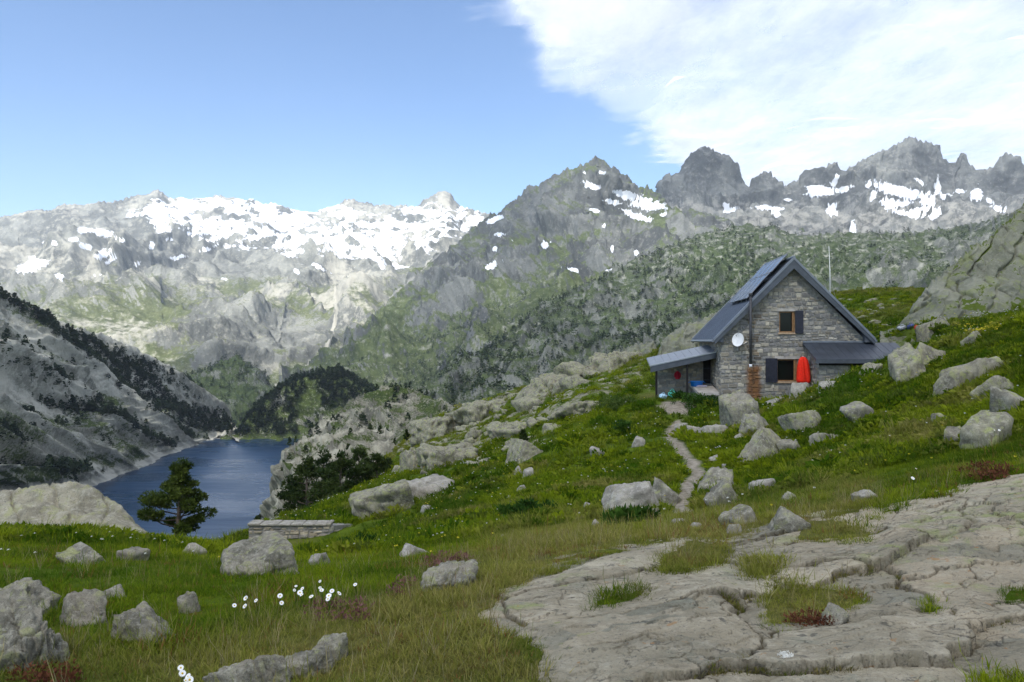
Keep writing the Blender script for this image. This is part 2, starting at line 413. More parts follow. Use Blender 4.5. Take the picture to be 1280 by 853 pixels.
stream = smooth(3.2, 0.5, line_d(qx + 2.5 * noise2(qy / 6, qx * 0, 5), qy, [(419, 362), (421, 385), (418, 405), (412, 425), (404, 440), (395, 449), (380, 462), (360, 474), (345, 482)]))
fan = smooth(-8, 8, poly_sd(qx, qy, [(318, 440), (345, 455), (405, 445), (390, 462), (350, 482), (330, 480)]) + 8 * nn)
cliffy = smooth(-14, 10, ell(qx, qy, [(270, 408, 55, 28, -20), (345, 415, 75, 22, 0), (300, 330, 80, 14, 0), (180, 300, 22, 30, 20)]) * 30 + 14 * nn)
g = fbm(P[..., 0] / 420, P[..., 1] / 420, 5, 91)
veg = smooth(285, 380, qy) * 0.56 + 0.25 * g - 0.30 * cliffy - 0.5 * smooth(0.75, 0.45, nz) + 0.08
veg = np.where(qy < 300, veg - 0.35, veg)
pale = np.maximum(np.maximum(stream * 1.0, fan * 0.45), 0.42 + 0.35 * fbm(P[..., 0] / 300, P[..., 1] / 300, 4, 3) - 0.45 * cliffy - 0.12 * smooth(340, 420, qy))
M1 = finish('snowy_mountain', me, M_far, veg, snow, pale); M1P = P
tag(M1, 'broad sunlit granite massif with wide snowfields and a white stream on its face', 'mountain')

# ---- right hand peaks
sk3 = [(700, 300), (780, 262), (815, 246), (826, 240), (830, 226), (834, 219), (839, 221), (846, 213), (852, 203), (860, 194), (870, 187), (880, 184.5), (888, 186), (900, 189), (908, 193), (917, 203), (924, 214), (930, 226), (935, 231), (940, 225), (948, 220), (957, 219), (966, 223), (974, 231), (982, 237), (990, 233), (1000, 236),
       (1008, 222), (1018, 213), (1027, 206), (1036, 202), (1044, 197), (1050, 199), (1056, 207), (1064, 205), (1070, 199), (1082, 192), (1094, 189), (1104, 183), (1118, 179), (1128, 175), (1140, 173), (1150, 176), (1160, 178), (1170, 180), (1178, 186), (1184, 194), (1190, 198), (1196, 191), (1203, 187), (1210, 190), (1218, 200), (1226, 208), (1236, 205), (1246, 200), (1258, 198), (1270, 198), (1282, 203), (1330, 195), (1420, 215), (1600, 200), (1900, 220)]
rows = [[(p, y + 70, 4300) for p, y in sk3], [(p, y, 3500) for p, y in sk3],
        [(700, 330, 3250), (830, 256, 3300), (880, 240, 3330), (930, 252, 3300), (1000, 246, 3300), (1060, 236, 3300), (1140, 232, 3330), (1200, 238, 3300), (1280, 246, 3300), (1900, 270, 3300)],
        [(700, 350, 2900), (830, 268, 2900), (930, 266, 2850), (1040, 258, 2750), (1140, 258, 2750), (1280, 268, 2700), (1900, 290, 2700)],
        [(700, 370, 2500), (830, 300, 2500), (960, 296, 2400), (1140, 290, 2350), (1280, 296, 2300), (1900, 320, 2200)],
        [(700, 420, 2000), (960, 360, 1900), (1280, 350, 1800), (1900, 360, 1800)]]
me, P, N, qx, qy = loft('jagged_peaks', rows, 740, 1560, 640, [6, 46, 50, 44, 16], amp=55, wl=330, seed=23, env=[.3, .30, 1, .9, .8, .5], crag=14, spur=40, spurw=330, rough2=22)
nn = fbm(qx / 16, qy / 7, 5, 78, gain=0.6); nz = N[..., 2]
sn_l = [(1110, 236, 20, 7, 25), (1135, 243, 22, 8, 10), (1160, 252, 13, 8, 30), (1172, 232, 4, 13, 10), (1120, 256, 22, 4, -5), (1140, 268, 26, 4, 5), (1172, 266, 9, 4, -10), (1220, 244, 8, 9, 20), (1200, 240, 9, 3, 0), (1180, 245, 8, 3, 0), (1250, 261, 10, 4, 10), (1030, 240, 22, 5, -10), (1045, 226, 4, 12, 25), (1018, 235, 10, 4, 0),
        (1052, 238, 14, 4, -15), (1066, 285, 4, 13, -12), (1040, 262, 8, 8, 60), (960, 260, 20, 3.2, 4), (908, 258, 7, 4, 20), (914, 263, 10, 3, -20), (970, 268, 6, 5, -40), (1085, 232, 6, 5, 0), (1105, 252, 14, 3, -10), (1155, 262, 16, 3, 0), (1238, 252, 6, 3, 0), (1092, 245, 4, 9, 30), (985, 250, 6, 2, 0), (1150, 228, 8, 3, 25), (1165, 271, 7, 4, 0)]
snow = smooth(-.8, .7, ell(qx, qy, sn_l) + nn * 0.8 + .7 * fbm((qx + .4 * qy) / 5, qy / 4, 4, 178, gain=.7) - 0.10)
veg = smooth(262, 330, qy) * 0.8 + 0.25 * fbm(P[..., 0] / 220, P[..., 1] / 220, 4, 4) - 0.5 * smooth(0.7, 0.4, nz) - 0.1
pale = 0.18 + 0.3 * smooth(225, 260, qy) + 0.25 * nn
M3 = finish('jagged_peaks', me, M_peak, veg, snow, pale)
tag(M3, 'dark row of jagged rock peaks with snow gullies above the hut roof', 'mountain')

# ---- central mountain and its long flank
sk2 = [(200, 600, 1300), (300, 524, 1500), (345, 484, 1650), (370, 473, 1750), (400, 452, 1900), (430, 414, 2100), (470, 384, 2300), (520, 345, 2500), (560, 312, 2700), (600, 277, 2850), (612, 268, 2900), (626, 262, 2880), (636, 252, 2860), (648, 243, 2850), (657, 240, 2830), (668, 234, 2800), (680, 227, 2780), (692, 220, 2760), (704, 214, 2750), (716, 210, 2740), (726, 205, 2730), (735, 204, 2720), (745, 197, 2700), (754, 201, 2700), (760, 208, 2720), (770, 214, 2740), (780, 222, 2750),
       (790, 229, 2780), (800, 236, 2800), (812, 240, 2800), (824, 246, 2800), (836, 262, 2750), (850, 272, 2700), (864, 266, 2700), (878, 262, 2700), (894, 268, 2700), (910, 278, 2700), (940, 288, 2700), (1000, 300, 2650), (1200, 320, 2600)]
rows = [[(p, y + 60, Y + 500) for p, y, Y in sk2], sk2,
        [(200, 610, 1250), (300, 531, 1420), (370, 482, 1640), (430, 428, 1920), (500, 372, 2250), (560, 330, 2500), (612, 292, 2620), (660, 268, 2560), (710, 246, 2500), (745, 236, 2450), (790, 252, 2560), (830, 268, 2580), (880, 282, 2500), (1000, 312, 2400), (1200, 330, 2400)],
        [(200, 620, 1200), (300, 536, 1350), (370, 490, 1520), (430, 446, 1720), (500, 402, 1950), (560, 368, 2100), (620, 338, 2180), (700, 306, 2150), (760, 296, 2150), (830, 302, 2200), (900, 308, 2200), (1200, 340, 2100)],
        [(200, 630, 1100), (370, 505, 1330), (430, 468, 1450), (500, 436, 1570), (560, 412, 1650), (620, 386, 1700), (700, 356, 1720), (760, 342, 1750), (830, 334, 1800), (1000, 330, 1800), (1200, 350, 1800)],
        [(200, 650, 1000), (370, 530, 1100), (500, 480, 1150), (620, 450, 1200), (760, 400, 1300), (900, 370, 1400), (1200, 370, 1400)],
        [(200, 680, 850), (370, 570, 900), (620, 510, 900), (900, 440, 1000), (1200, 420, 1000)]]
me, P, N, qx, qy = loft('central_mountain', rows, 290, 1020, 720, [6, 34, 48, 60, 50, 14], amp=52, wl=300, seed=37, env=[.3, .26, .9, 1, .7, .5, .4], crag=12, spur=42, spurw=420, rough2=20, slant=0.2)
nn = fbm(qx / 16, qy / 8, 5, 79, gain=0.6); nz = N[..., 2]
sn_l = [(738, 231, 14, 5, 20), (752, 216, 6, 3, 0), (796, 214, 3.5, 9, -25), (786, 245, 22, 6, 15), (808, 256, 26, 7, 8), (790, 268, 16, 4, 22), (805, 273, 11, 4, 15), (770, 254, 4, 5, 0), (762, 252, 8, 3, 20), (620, 274, 13, 3.5, -25), (625, 293, 6, 3, 0), (619, 311, 4, 4, 0), (616, 332, 11, 4.5, -30), (681, 306, 6, 5, -20), (717, 338, 11, 3, 15), (762, 338, 4, 3, 0), (795, 317, 3, 5, 10), (745, 264, 5, 3, 0), (755, 282, 3, 3, 0), (730, 215, 3, 2, 0), (830, 268, 5, 2.5, 0), (640, 300, 3, 2, 0), (765, 310, 2, 5, 0)]
snow = smooth(-.8, .8, ell(qx, qy, sn_l) + nn * 0.7 + .7 * fbm((qx + .4 * qy) / 5, qy / 4, 4, 179, gain=.7) - 0.08)
up = line_d(qx, qy, [(612, 268), (660, 236), (745, 197), (824, 246)])
rockz = smooth(-10, 14, ell(qx, qy, [(560, 345, 40, 70, 35), (640, 270, 70, 40, -25), (700, 250, 70, 45, 0), (760, 240, 40, 50, 0), (640, 330, 30, 20, 0), (770, 310, 60, 26, -10), (870, 280, 40, 30, 0)]) * 28 + 16 * nn)
veg = 0.86 + 0.28 * fbm(P[..., 0] / 120, P[..., 1] / 120, 5, 14) - 0.42 * rockz - 0.45 * smooth(0.68, 0.4, nz)
veg += 0.5 * smooth(-10, 10, poly_sd(qx, qy, [(425, 455), (470, 405), (540, 350), (560, 345), (500, 400), (440, 452)]) + 8 * nn)
pale = 0.30 + 0.3 * nn - 0.20 * rockz + 0.5 * smooth(2.5, 0, line_d(qx, qy, [(560, 308), (520, 345), (470, 385), (440, 408)]) - 2 * nn)
M2 = finish('central_mountain', me, M_peak, veg, snow, pale); M2P, M2q = P, (qx, qy)
tag(M2, 'pointed central mountain with dark crags and a long green flank', 'mountain')

# ---- wooded ridge behind the hut
cr4 = [(340, 640, 600), (420, 560, 700), (470, 515, 760), (520, 486, 800), (560, 466, 850), (600, 436, 950), (640, 408, 1050), (680, 381, 1150), (740, 350, 1250), (800, 323, 1350), (860, 300, 1450), (905, 288, 1500), (940, 281, 1500), (970, 284, 1500), (1000, 291, 1450), (1040, 298, 1400), (1100, 296, 1400), (1150, 288, 1350), (1200, 284, 1300), (1300, 268, 1200), (1500, 250, 1100), (1900, 240, 1100)]
rows = [[(p, y + 50, Y + 250) for p, y, Y in cr4], cr4,
        [(340, 660, 550), (470, 545, 650), (560, 492, 740), (640, 446, 880), (740, 400, 1020), (860, 352, 1150), (940, 328, 1180), (1040, 326, 1120), (1150, 318, 1050), (1300, 305, 950), (1900, 300, 900)],
        [(340, 680, 480), (470, 570, 560), (560, 520, 620), (640, 485, 700), (740, 445, 800), (860, 400, 880), (940, 370, 880), (1040, 356, 820), (1150, 348, 760), (1300, 345, 700), (1900, 340, 700)],
        [(340, 720, 380), (560, 570, 420), (740, 500, 480), (900, 440, 500), (1100, 395, 450), (1300, 390, 420), (1900, 390, 420)]]
me, P, N, qx, qy = loft('wooded_ridge', rows, 400, 1500, 760, [6, 60, 60, 26], amp=17, wl=120, seed=41, env=[.3, .35, 1, 1, .8], crag=4, spur=14, spurw=170, rough2=6.5, slant=-0.2)
nn = fbm(qx / 14, qy / 9, 5, 80, gain=0.6); nz = N[..., 2]
veg = 0.60 + 0.30 * fbm(P[..., 0] / 20, (P[..., 1] + P[..., 2]) / 20, 5, 15) - 0.35 * smooth(0.72, 0.45, nz) + 0.35 * smooth(-12, 12, ell(qx, qy, [(900, 340, 60, 26, -15), (1040, 330, 50, 20, 0)]) * 25 + 8 * nn)
pale = 0.22 + 0.35 * fbm(P[..., 0] / 14, (P[..., 1] + P[..., 2]) / 14, 4, 16) + 0.12 * smooth(380, 330, qy)
M4 = finish('wooded_ridge', me, M_flank, veg, None, pale); M4P, M4N, M4q = P, N, (qx, qy)
tag(M4, 'grey green boulder ridge dotted with dark pines rising behind the hut', 'ridge')

# ---- left valley side above the lake
LK = -105.0
shore = [(-400, 900), (-200, 760), (0, 662), (60, 637), (112, 613), (135, 602), (160, 591), (185, 582), (210, 570), (232, 563), (250, 555), (268, 550), (285, 541), (300, 549)]
sh = [(p, y, -LK * F / (y - CY)) for p, y in shore]
crL = [(-400, 190, 560), (-200, 275, 600), (-60, 335, 640), (0, 368, 650), (22, 382, 670), (45, 390, 690), (75, 404, 715), (110, 422, 760), (135, 432, 790), (160, 443, 820), (190, 456, 850), (220, 469, 880), (250, 487, 915), (270, 505, 935), (285, 524, 945), (300, 548, 880)]
rows = [[(p, y + 90, Y + 300) for p, y, Y in crL], crL,
        [(-400, 330, 450), (-200, 380, 480), (0, 436, 560), (60, 448, 620), (110, 462, 680), (160, 480, 740), (220, 505, 810), (270, 528, 880), (300, 548, 875)],
        [(-400, 450, 360), (-200, 470, 400), (0, 500, 480), (60, 510, 550), (110, 520, 610), (160, 528, 670), (220, 535, 770), (270, 541, 870), (300, 549, 870)],
        [(-400, 560, 300), (-200, 560, 330), (0, 575, 420), (50, 580, 480), (110, 572, 570), (160, 562, 640), (220, 550, 750), (270, 546, 860), (300, 549, 868)],
        sh, [(p, y + (14 if p < 280 else 3), Y * 0.95) for p, y, Y in sh]]
me, P, N, qx, qy = loft('valley_side', rows, -380, 299, 520, [8, 70, 76, 72, 60, 8], amp=13, wl=52, seed=51, env=[.3, .35, 1, 1, 1, .25, 0], crag=2, spur=9, spurw=120, rough2=4.5, slant=0.3, post=lambda P, N, ts: strata(P, N, ts, 17.0, 0.75, 1.6, 5, 0.02))
nn = fbm(qx / 20, qy / 9, 5, 81, gain=0.6); nz = N[..., 2]
veg = 0.38 + 0.55 * fbm(P[..., 0] / 50, (P[..., 1] * .6 + P[..., 2]) / 40, 5, 17) + 0.4 * smooth(-10, 10, ell(qx, qy, [(20, 530, 45, 22, 10), (60, 590, 90, 10, -10), (205, 570, 40, 6, -20), (140, 500, 30, 8, 0)]) * 22 + 8 * nn) - 0.3 * smooth(0.6, 0.35, nz)
pale = 0.50 + 0.4 * fbm(P[..., 0] / 40, (P[..., 1] * .6 + P[..., 2]) / 30, 4, 18) + 0.25 * smooth(6, 0, np.abs(P[..., 2] - LK - 2)) - 0.5 * smooth(-14, 10, ell(qx, qy, [(130, 545, 60, 26, 0), (40, 580, 60, 22, 0), (230, 520, 30, 24, 0)]) * 22 + 14 * nn)
ML = finish('valley_side', me, M_cliff, veg, None, pale); MLP, MLN, MLq = P, N, (qx, qy)
tag(ML, 'steep bare granite valley side with pines falling to the lake', 'hillside')

# ---- knolls round the far end of the lake
def knoll(name, crest, base, low, px0, px1, nc, seed, amp, wl, vegk, palek, label, mat=None, r2=1.0):
    rows = [[(p, y + 40, Y * 1.18) for p, y, Y in crest], crest,
            [(p, (np.interp(p, [q[0] for q in base], [q[1] for q in base]) * .42 + y * .58), (np.interp(p, [q[0] for q in base], [q[2] for q in base]) * .5 + Y * .5)) for p, y, Y in crest], base, low]
    me, P, N, qx, qy = loft(name, rows, px0, px1, nc, [8, 44, 44, 14], amp=amp, wl=wl, seed=seed, env=[.3, .45, 1, .8, .2], crag=amp * .25, rough2=amp * .35 * r2, post=lambda P, N, ts: strata(P, N, ts, wl * .25, 0.9, amp * .22, seed, 0.05))
    f = fbm(P[..., 0] / (wl * .5), (P[..., 1] * .6 + P[..., 2]) / (wl * .5), 5, seed + 3)
    o = finish(name, me, mat or M_knoll, vegk + 0.45 * f - 0.35 * smooth(0.6, 0.3, N[..., 2]), None, palek - 0.4 * f)
    tag(o, label, 'knoll'); return P, N, qx, qy

K4 = knoll('wooded_spur', [(150, 520, 1200), (240, 474, 1300), (270, 458, 1350), (298, 450, 1380), (318, 460, 1360), (335, 478, 1330), (350, 505, 1300), (370, 540, 1250)], [(150, 570, 1050), (300, 545, 1050), (370, 560, 1050)], [(150, 600, 900), (370, 580, 950)], 160, 368, 200, 61, 16, 130, 0.75, 0.1, 'hazy wooded spur at the valley mouth beyond the lake', M_flank)
K1 = knoll('pine_knoll', [(270, 552, 862), (290, 548, 866), (300, 541, 875), (312, 524, 885), (330, 503, 895), (348, 487, 900), (365, 478, 900), (385, 470, 900), (405, 466, 900), (425, 467, 900), (440, 471, 900), (455, 482, 900), (480, 500, 890), (540, 530, 880)], [(270, 552.5, 848), (300, 551, 844), (330, 549.5, 852), (360, 549, 855), (420, 552, 835), (540, 566, 800)], [(270, 560, 800), (360, 558, 810), (540, 590, 700)], 276, 530, 260, 62, 7, 60, 1.0, 0.0, 'dark pine covered knoll at the far end of the lake', M_cliff)
K2 = knoll('rocky_knoll', [(350, 600, 420), (375, 556, 420), (390, 536, 420), (405, 522, 425), (425, 509, 430), (445, 500, 430), (465, 491, 430), (485, 486, 430), (505, 485, 430), (525, 490, 425), (545, 498, 420), (565, 508, 415), (600, 535, 410), (660, 560, 400)], [(350, 620, 330), (420, 556, 320), (480, 550, 310), (560, 552, 310), (660, 575, 300)], [(350, 660, 240), (480, 610, 230), (660, 620, 230)], 352, 650, 300, 63, 6.0, 30, 0.50, 0.26, 'craggy grey rock knoll with bushes between lake and ridge')
K3 = knoll('pale_knoll', [(290, 780, 190), (325, 668, 190), (340, 612, 194), (346, 580, 198), (352, 566, 200), (365, 556, 202), (385, 549, 205), (410, 543, 208), (440, 540, 210), (470, 540, 210), (500, 545, 205), (530, 556, 195), (600, 580, 180)], [(290, 830, 140), (340, 680, 120), (400, 640, 115), (480, 610, 115), (600, 600, 120)], [(290, 900, 90), (600, 680, 90)], 300, 590, 300, 64, 3.4, 17, 0.38, 0.42, 'pale bare rock knoll above the near lake shore')

# ---- lake and valley floor
def water():
    t = NT('lake_water')
    n1 = t.noise(0.14, 3, 0.6, vec=t.mapping(t.pos(), (0.35, 1.0, 1.0), (0, 0, 0.2))); n2 = t.noise(0.9, 3, 0.6)
    b = t.bump(t.math('ADD', n1, t.math('MULTIPLY', n2, 0.25)), 0.35, 0.8)
    wind = t.noise(0.012, 4, 0.6, vec=t.mapping(t.pos(), (0.5, 1.6, 1), (0, 0, 0.3)))
    t.bsdf((0.007, 0.028, 0.066), t.ramp(wind, [(0.40, (0.20,) * 3), (0.62, (0.38,) * 3)]), b, 0.5)
    t.p.inputs['IOR'].default_value = 1.333
    return t.m
lk = [(-560, 300), (-420, 420), (-330, 560), (-330, 700), (-345, 830), (-350, 960), (-200, 960), (-60, 900), (0, 700), (0, 300)]
g = np.array([[x, y, LK] for x, y in lk]); me = bpy.data.meshes.new('lake'); me.from_pydata(g.tolist(), [], [list(range(len(lk)))[::-1]])
if me.polygons[0].normal.z < 0: me.flip_normals()
lake = link('lake', me, water()); lake['kind'] = 'structure'; tag(lake, 'dark blue mountain lake far below the meadow', 'lake')

xs = np.concatenate([np.linspace(-9000, -2000, 20), np.linspace(-1800, 2000, 40), np.linspace(2300, 9000, 20)])
ysv = np.linspace(120, 7200, 80); X, Yv = np.meshgrid(xs, ysv)
Z = -135 + 14 * fbm(X / 500, Yv / 500, 4, 5) + 0.05 * np.clip(np.abs(X) - 2500, 0, None) + 0.03 * np.clip(Yv - 5000, 0, None)
me = mesh_np('valley_floor', np.stack([X, Yv, Z], -1), grid_faces(80, 80), 4)
finish('valley_floor', me, M_flank, np.full(6400, .55), None, np.full(6400, .2))

# ================================================================ near land: heights from surveyed points
pts = []
def S(*a): pts.extend(a)
for px in (-700, -300, 0, 320, 640, 960, 1280, 1600, 2000):
    S((px, CY + F * 1.66 / 1.0, 1.0), (px, CY + F * 1.66 / 2.0, 2.0))
S((-700, 800, 4.5), (-300, 850, 4.2), (0, 853, 4.2), (320, 853, 4.2), (640, 853, 3.9), (960, 853, 3.8), (1280, 853, 3.7), (1600, 845, 3.7), (2000, 830, 3.7))
S((0, 800, 5), (0, 742, 6.5), (150, 762, 6), (300, 800, 5), (300, 760, 6), (450, 790, 5), (600, 772, 5), (640, 800, 4.5), (800, 780, 4.8), (1000, 762, 5.1), (1280, 755, 5), (1600, 730, 5))
S((0, 706, 8.5), (200, 712, 8.5), (370, 735, 6.8), (380, 715, 9), (500, 716, 8), (580, 706, 7.6), (640, 692, 8), (750, 690, 7), (860, 671, 7.8), (1000, 660, 7.6), (1000, 692, 6.5), (1150, 630, 7.8), (1280, 594, 8.3), (1280, 670, 6.4), (1600, 560, 8), (-300, 700, 9), (-700, 690, 9))
S((0, 682, 13), (200, 688, 13), (300, 704, 13), (420, 694, 14), (520, 692, 13), (640, 672, 12), (720, 656, 13), (860, 646, 13), (950, 626, 13), (1050, 618, 11), (1100, 600, 12), (1200, 580, 12), (1280, 552, 13), (1600, 500, 13), (2000, 450, 13))
S((-700, 680, 20), (-300, 675, 20), (0, 668, 22), (100, 669, 22), (230, 680, 24), (330, 714, 19), (400, 690, 23), (420, 690, 29), (500, 662, 24), (600, 650, 20), (640, 620, 26), (720, 640, 18), (790, 636, 18), (850, 640, 17), (900, 610, 20.5), (960, 595, 21), (1050, 560, 21), (1150, 530, 19), (1200, 505, 22), (1280, 490, 20), (1600, 400, 22))
S((-300, 690, 32), (0, 690, 32), (100, 690, 32), (150, 684, 30), (232, 690, 34), (232, 688, 42), (100, 720, 50), (-300, 720, 50), (0, 740, 60), (232, 735, 60), (300, 700, 33), (330, 690, 31.4), (420, 688, 31.4), (370, 690, 30), (330, 662, 33.4), (420, 656, 33.4))
S((440, 652, 36), (390, 644, 40), (350, 655, 40), (330, 665, 44), (400, 634, 48), (360, 650, 52), (300, 740, 60), (370, 700, 75), (470, 610, 52), (500, 640, 34), (560, 602, 40), (600, 602, 36), (640, 578, 42), (650, 562, 47), (700, 560, 38), (700, 592, 30), (760, 540, 38), (800, 512, 42), (828, 545, 33), (870, 590, 23), (880, 546, 34))
S((845, 513, 42), (900, 508, 43), (960, 508, 41), (1000, 500, 39), (1050, 482, 36), (1085, 466, 40), (1130, 478, 28), (1110, 452, 36), (1200, 440, 30), (1280, 399, 29), (1280, 440, 24), (1600, 340, 34))
S((820, 502, 46), (860, 500, 47), (900, 498, 48), (1000, 496, 46), (1000, 480, 54), (900, 482, 54), (1060, 470, 47), (1040, 440, 62), (1090, 402, 74), (1040, 367, 92), (1090, 364, 95), (1140, 362, 95), (1300, 372, 100), (1150, 411, 50), (1120, 418, 50), (1200, 408, 48), (1280, 403, 44), (1600, 350, 60))
S((820, 474, 60), (800, 448, 82), (760, 456, 86), (850, 440, 72), (880, 420, 80), (930, 420, 80), (740, 482, 66), (690, 478, 86), (640, 493, 92), (600, 508, 96), (560, 524, 100), (520, 540, 104), (640, 540, 60), (580, 562, 64), (540, 578, 60), (490, 592, 58), (480, 572, 88), (430, 640, 90))
S((1000, 440, 150), (800, 520, 150), (640, 580, 150), (480, 660, 150), (300, 850, 150), (0, 900, 150), (-700, 900, 150), (1280, 400, 150), (1600, 400, 150), (1000, 520, 190), (1600, 480, 190), (640, 680, 190), (0, 1000, 190), (-700, 1000, 190))
pts = np.array(pts, float)
tu = (pts[:, 0] - CX) / F; tv = np.log(pts[:, 2]) * 0.55; tsv = (CY - pts[:, 1]) / F
def rbf_phi(r2): return np.sqrt(r2 + 0.0009)
A = rbf_phi((tu[:, None] - tu[None]) ** 2 + (tv[:, None] - tv[None]) ** 2)
Q = np.stack([np.ones_like(tu), tu, tv], 1)
K_ = np.block([[A - np.eye(len(tu)) * 0.012, Q], [Q.T, np.zeros((3, 3))]])
sol = np.linalg.solve(K_, np.concatenate([tsv, np.zeros(3)]))
def base_s(u, v):
    sh_ = np.shape(u); u = np.ravel(u); v = np.ravel(v) * 0.55; out = np.zeros(u.shape)
    for a in range(0, len(u), 20000):
        uu, vv = u[a:a + 20000], v[a:a + 20000]
        out[a:a + 20000] = rbf_phi((uu[:, None] - tu[None]) ** 2 + (vv[:, None] - tv[None]) ** 2) @ sol[:-3] + sol[-3] + sol[-2] * uu + sol[-1] * vv
    return out.reshape(sh_)

HUT = (11.80, 45.0); HA = R(5.7)
def hut_sd(x, y):
    dx, dy = x - HUT[0], y - HUT[1]
    return dx * math.cos(HA) - dy * math.sin(HA), dx * math.sin(HA) + dy * math.cos(HA)
def zt(x, y):
    """height of the near ground"""
    x = np.asarray(x, float); y = np.asarray(y, float)
    z = base_s(x / y, np.log(y)) * y
    far = smooth(9, 45, y)
    z = z + smooth(46, 62, y) * smooth(.19, .15, x / y) * (1.0 * fbm(x / 10.0, y / 10.0, 3, 205) + .5 * (ridged(x / 7.0, y / 7.0, 3, 206) - .4)) + (0.035 + 0.16 * far) * fbm(x / 1.6, y / 1.6, 4, 201) + 0.30 * far * fbm(x / 6.0, y / 6.0, 3, 202)
    s, d = hut_sd(x, y)                                   # levelled terrace round the hut
    m = smooth(3.0, 0.5, np.maximum(np.maximum(-4.5 - s, s - 10.0), np.maximum(-1.2 - d, d - 9.5)))
    return z * (1 - m) + m * np.minimum(z, -3.35)
def zt1(x, y): return float(zt(np.array([x]), np.array([y]))[0])
HY = np.exp(np.linspace(math.log(2.5), math.log(130), 900))
def hit(px, py, ymin=0.0):
    u = (px - CX) / F; z = zt(u * HY, HY); ok = (z >= (CY - py) / F * HY) & (HY > ymin)
    i = int(np.argmax(ok)) if ok.any() else len(HY) - 1
    Y = HY[i]; return (u * Y, Y, float(z[i]))

SLAB = [(690, 870), (672, 815), (655, 800), (622, 788), (610, 766), (624, 735), (690, 708), (742, 694), (800, 676), (850, 666), (882, 668), (900, 674), (930, 666), (960, 650), (1000, 642), (1040, 640), (1090, 633), (1140, 622), (1200, 606), (1280, 590), (1500, 560), (1900, 560), (1900, 2400), (400, 2400), (690, 1100)]
ISL = [[(820, 714), (828, 692), (868, 674), (908, 680), (902, 700), (872, 712)], [(955, 757), (966, 731), (1040, 737), (1080, 744), (1062, 760), (1000, 784), (962, 782)], [(998, 674), (1003, 650), (1040, 648), (1092, 664), (1088, 676)], [(930, 712), (940, 700), (972, 704), (968, 718), (935, 722)],
       [(1250, 752), (1262, 735), (1330, 730), (1330, 750)], [(1152, 768), (1158, 754), (1174, 758), (1172, 770)], [(736, 762), (750, 748), (800, 736), (806, 742), (770, 758)], [(1215, 860), (1240, 846), (1300, 850), (1300, 880)]]
def slab_mask(x, y, z):
    px = CX + F * x / y; py = CY - F * z / y
    sd = poly_sd(px, py, SLAB)
    sd = sd + 22 * fbm(x * 1.3, y * 1.3, 5, 301, gain=.6)
    for p in ISL: sd = np.minimum(sd, -poly_sd(px, py, p) + 5 * fbm(x * 4, y * 4, 3, 302))
    sd = np.where(y > 9.5, -99, sd)
    return sd * y / F                                   # metres, positive on rock

nc, nr = 560, 560
ug = np.concatenate([np.linspace(-1.5, -0.74, 40)[:-1], np.linspace(-0.74, 0.74, nc - 80 + 2), np.linspace(0.74, 1.5, 40)[1:]]); nc = len(ug)
vg = np.log(np.exp(np.linspace(math.log(1.0), math.log(185), nr)))
U, V = np.meshgrid(ug, vg); Yg = np.exp(V); Xg = U * Yg; Zg = zt(Xg, Yg)
sm_ = slab_mask(Xg, Yg, Zg)
Zg2 = Zg - 0.14 * smooth(-0.02, 0.10, sm_)
ppx = CX + F * U; ppy = CY - F * Zg / Yg

PATH = [(858, 652), (852, 628), (864, 606), (873, 592), (866, 578), (850, 560), (835, 547), (838, 538), (850, 527)]
PATHW = [(p, hit(*p)) for p in PATH]
path_xy = [(h[0], h[1]) for _, h in PATHW]
pad_xy = [hit(*p)[:2] for p in [(822, 508), (842, 501), (858, 505), (872, 513), (858, 518), (838, 516)]]
def path_d(x, y): return np.minimum(line_d(x, y, path_xy), np.where(poly_sd(x, y, pad_xy) > 0, 0, -poly_sd(x, y, pad_xy)))
DRY = [(540, 740), (600, 700), (640, 660), (720, 645), (830, 650), (880, 630), (960, 640), (1080, 600), (1090, 635), (960, 700), (820, 690), (700, 730), (640, 800), (690, 860), (300, 860), (0, 860), (0, 820), (250, 800), (400, 770)]
def dryness(x, y, z):
    px = CX + F * x / y; py = CY - F * z / y
    d = 0.85 * smooth(-45, 40, poly_sd(px, py, DRY) + 30 * fbm(x / 1.5, y / 1.5, 3, 330)) * smooth(22, 14, y)
    d = np.maximum(d, 0.75 * smooth(0.15, 0.75, fbm(x / 3.5, y / 3.5, 4, 331)))
    d = np.maximum(d, 0.55 * smooth(60, 85, y) * smooth(0, .5, fbm(x / 9, y / 9, 4, 332) + .2))
    for p in ISL[:3]: d = np.maximum(d, 0.75 * smooth(-6, 4, poly_sd(px, py, p)) * (y < 9.5))
    return d
def rockiness(x, y, z):
    """bare stony ground on the ridge left of the hut"""
    px = CX + F * x / y; py = CY - F * z / y
    m = smooth(-25, 20, poly_sd(px, py, [(500, 545), (600, 500), (690, 470), (790, 438), (822, 440), (815, 486), (760, 500), (680, 540), (640, 560), (560, 580), (500, 590)]) + 26 * fbm(x / 7, y / 7, 4, 341)) * (y > 45)
    m2 = smooth(-20, 10, poly_sd(px, py, [(1060, 380), (1140, 360), (1140, 400), (1080, 405)]) + 16 * fbm(x / 4, y / 4, 3, 342)) * (y > 60) * .5
    return np.maximum(m, m2)
dry = dryness(Xg, Yg, Zg); rki = rockiness(Xg, Yg, Zg)

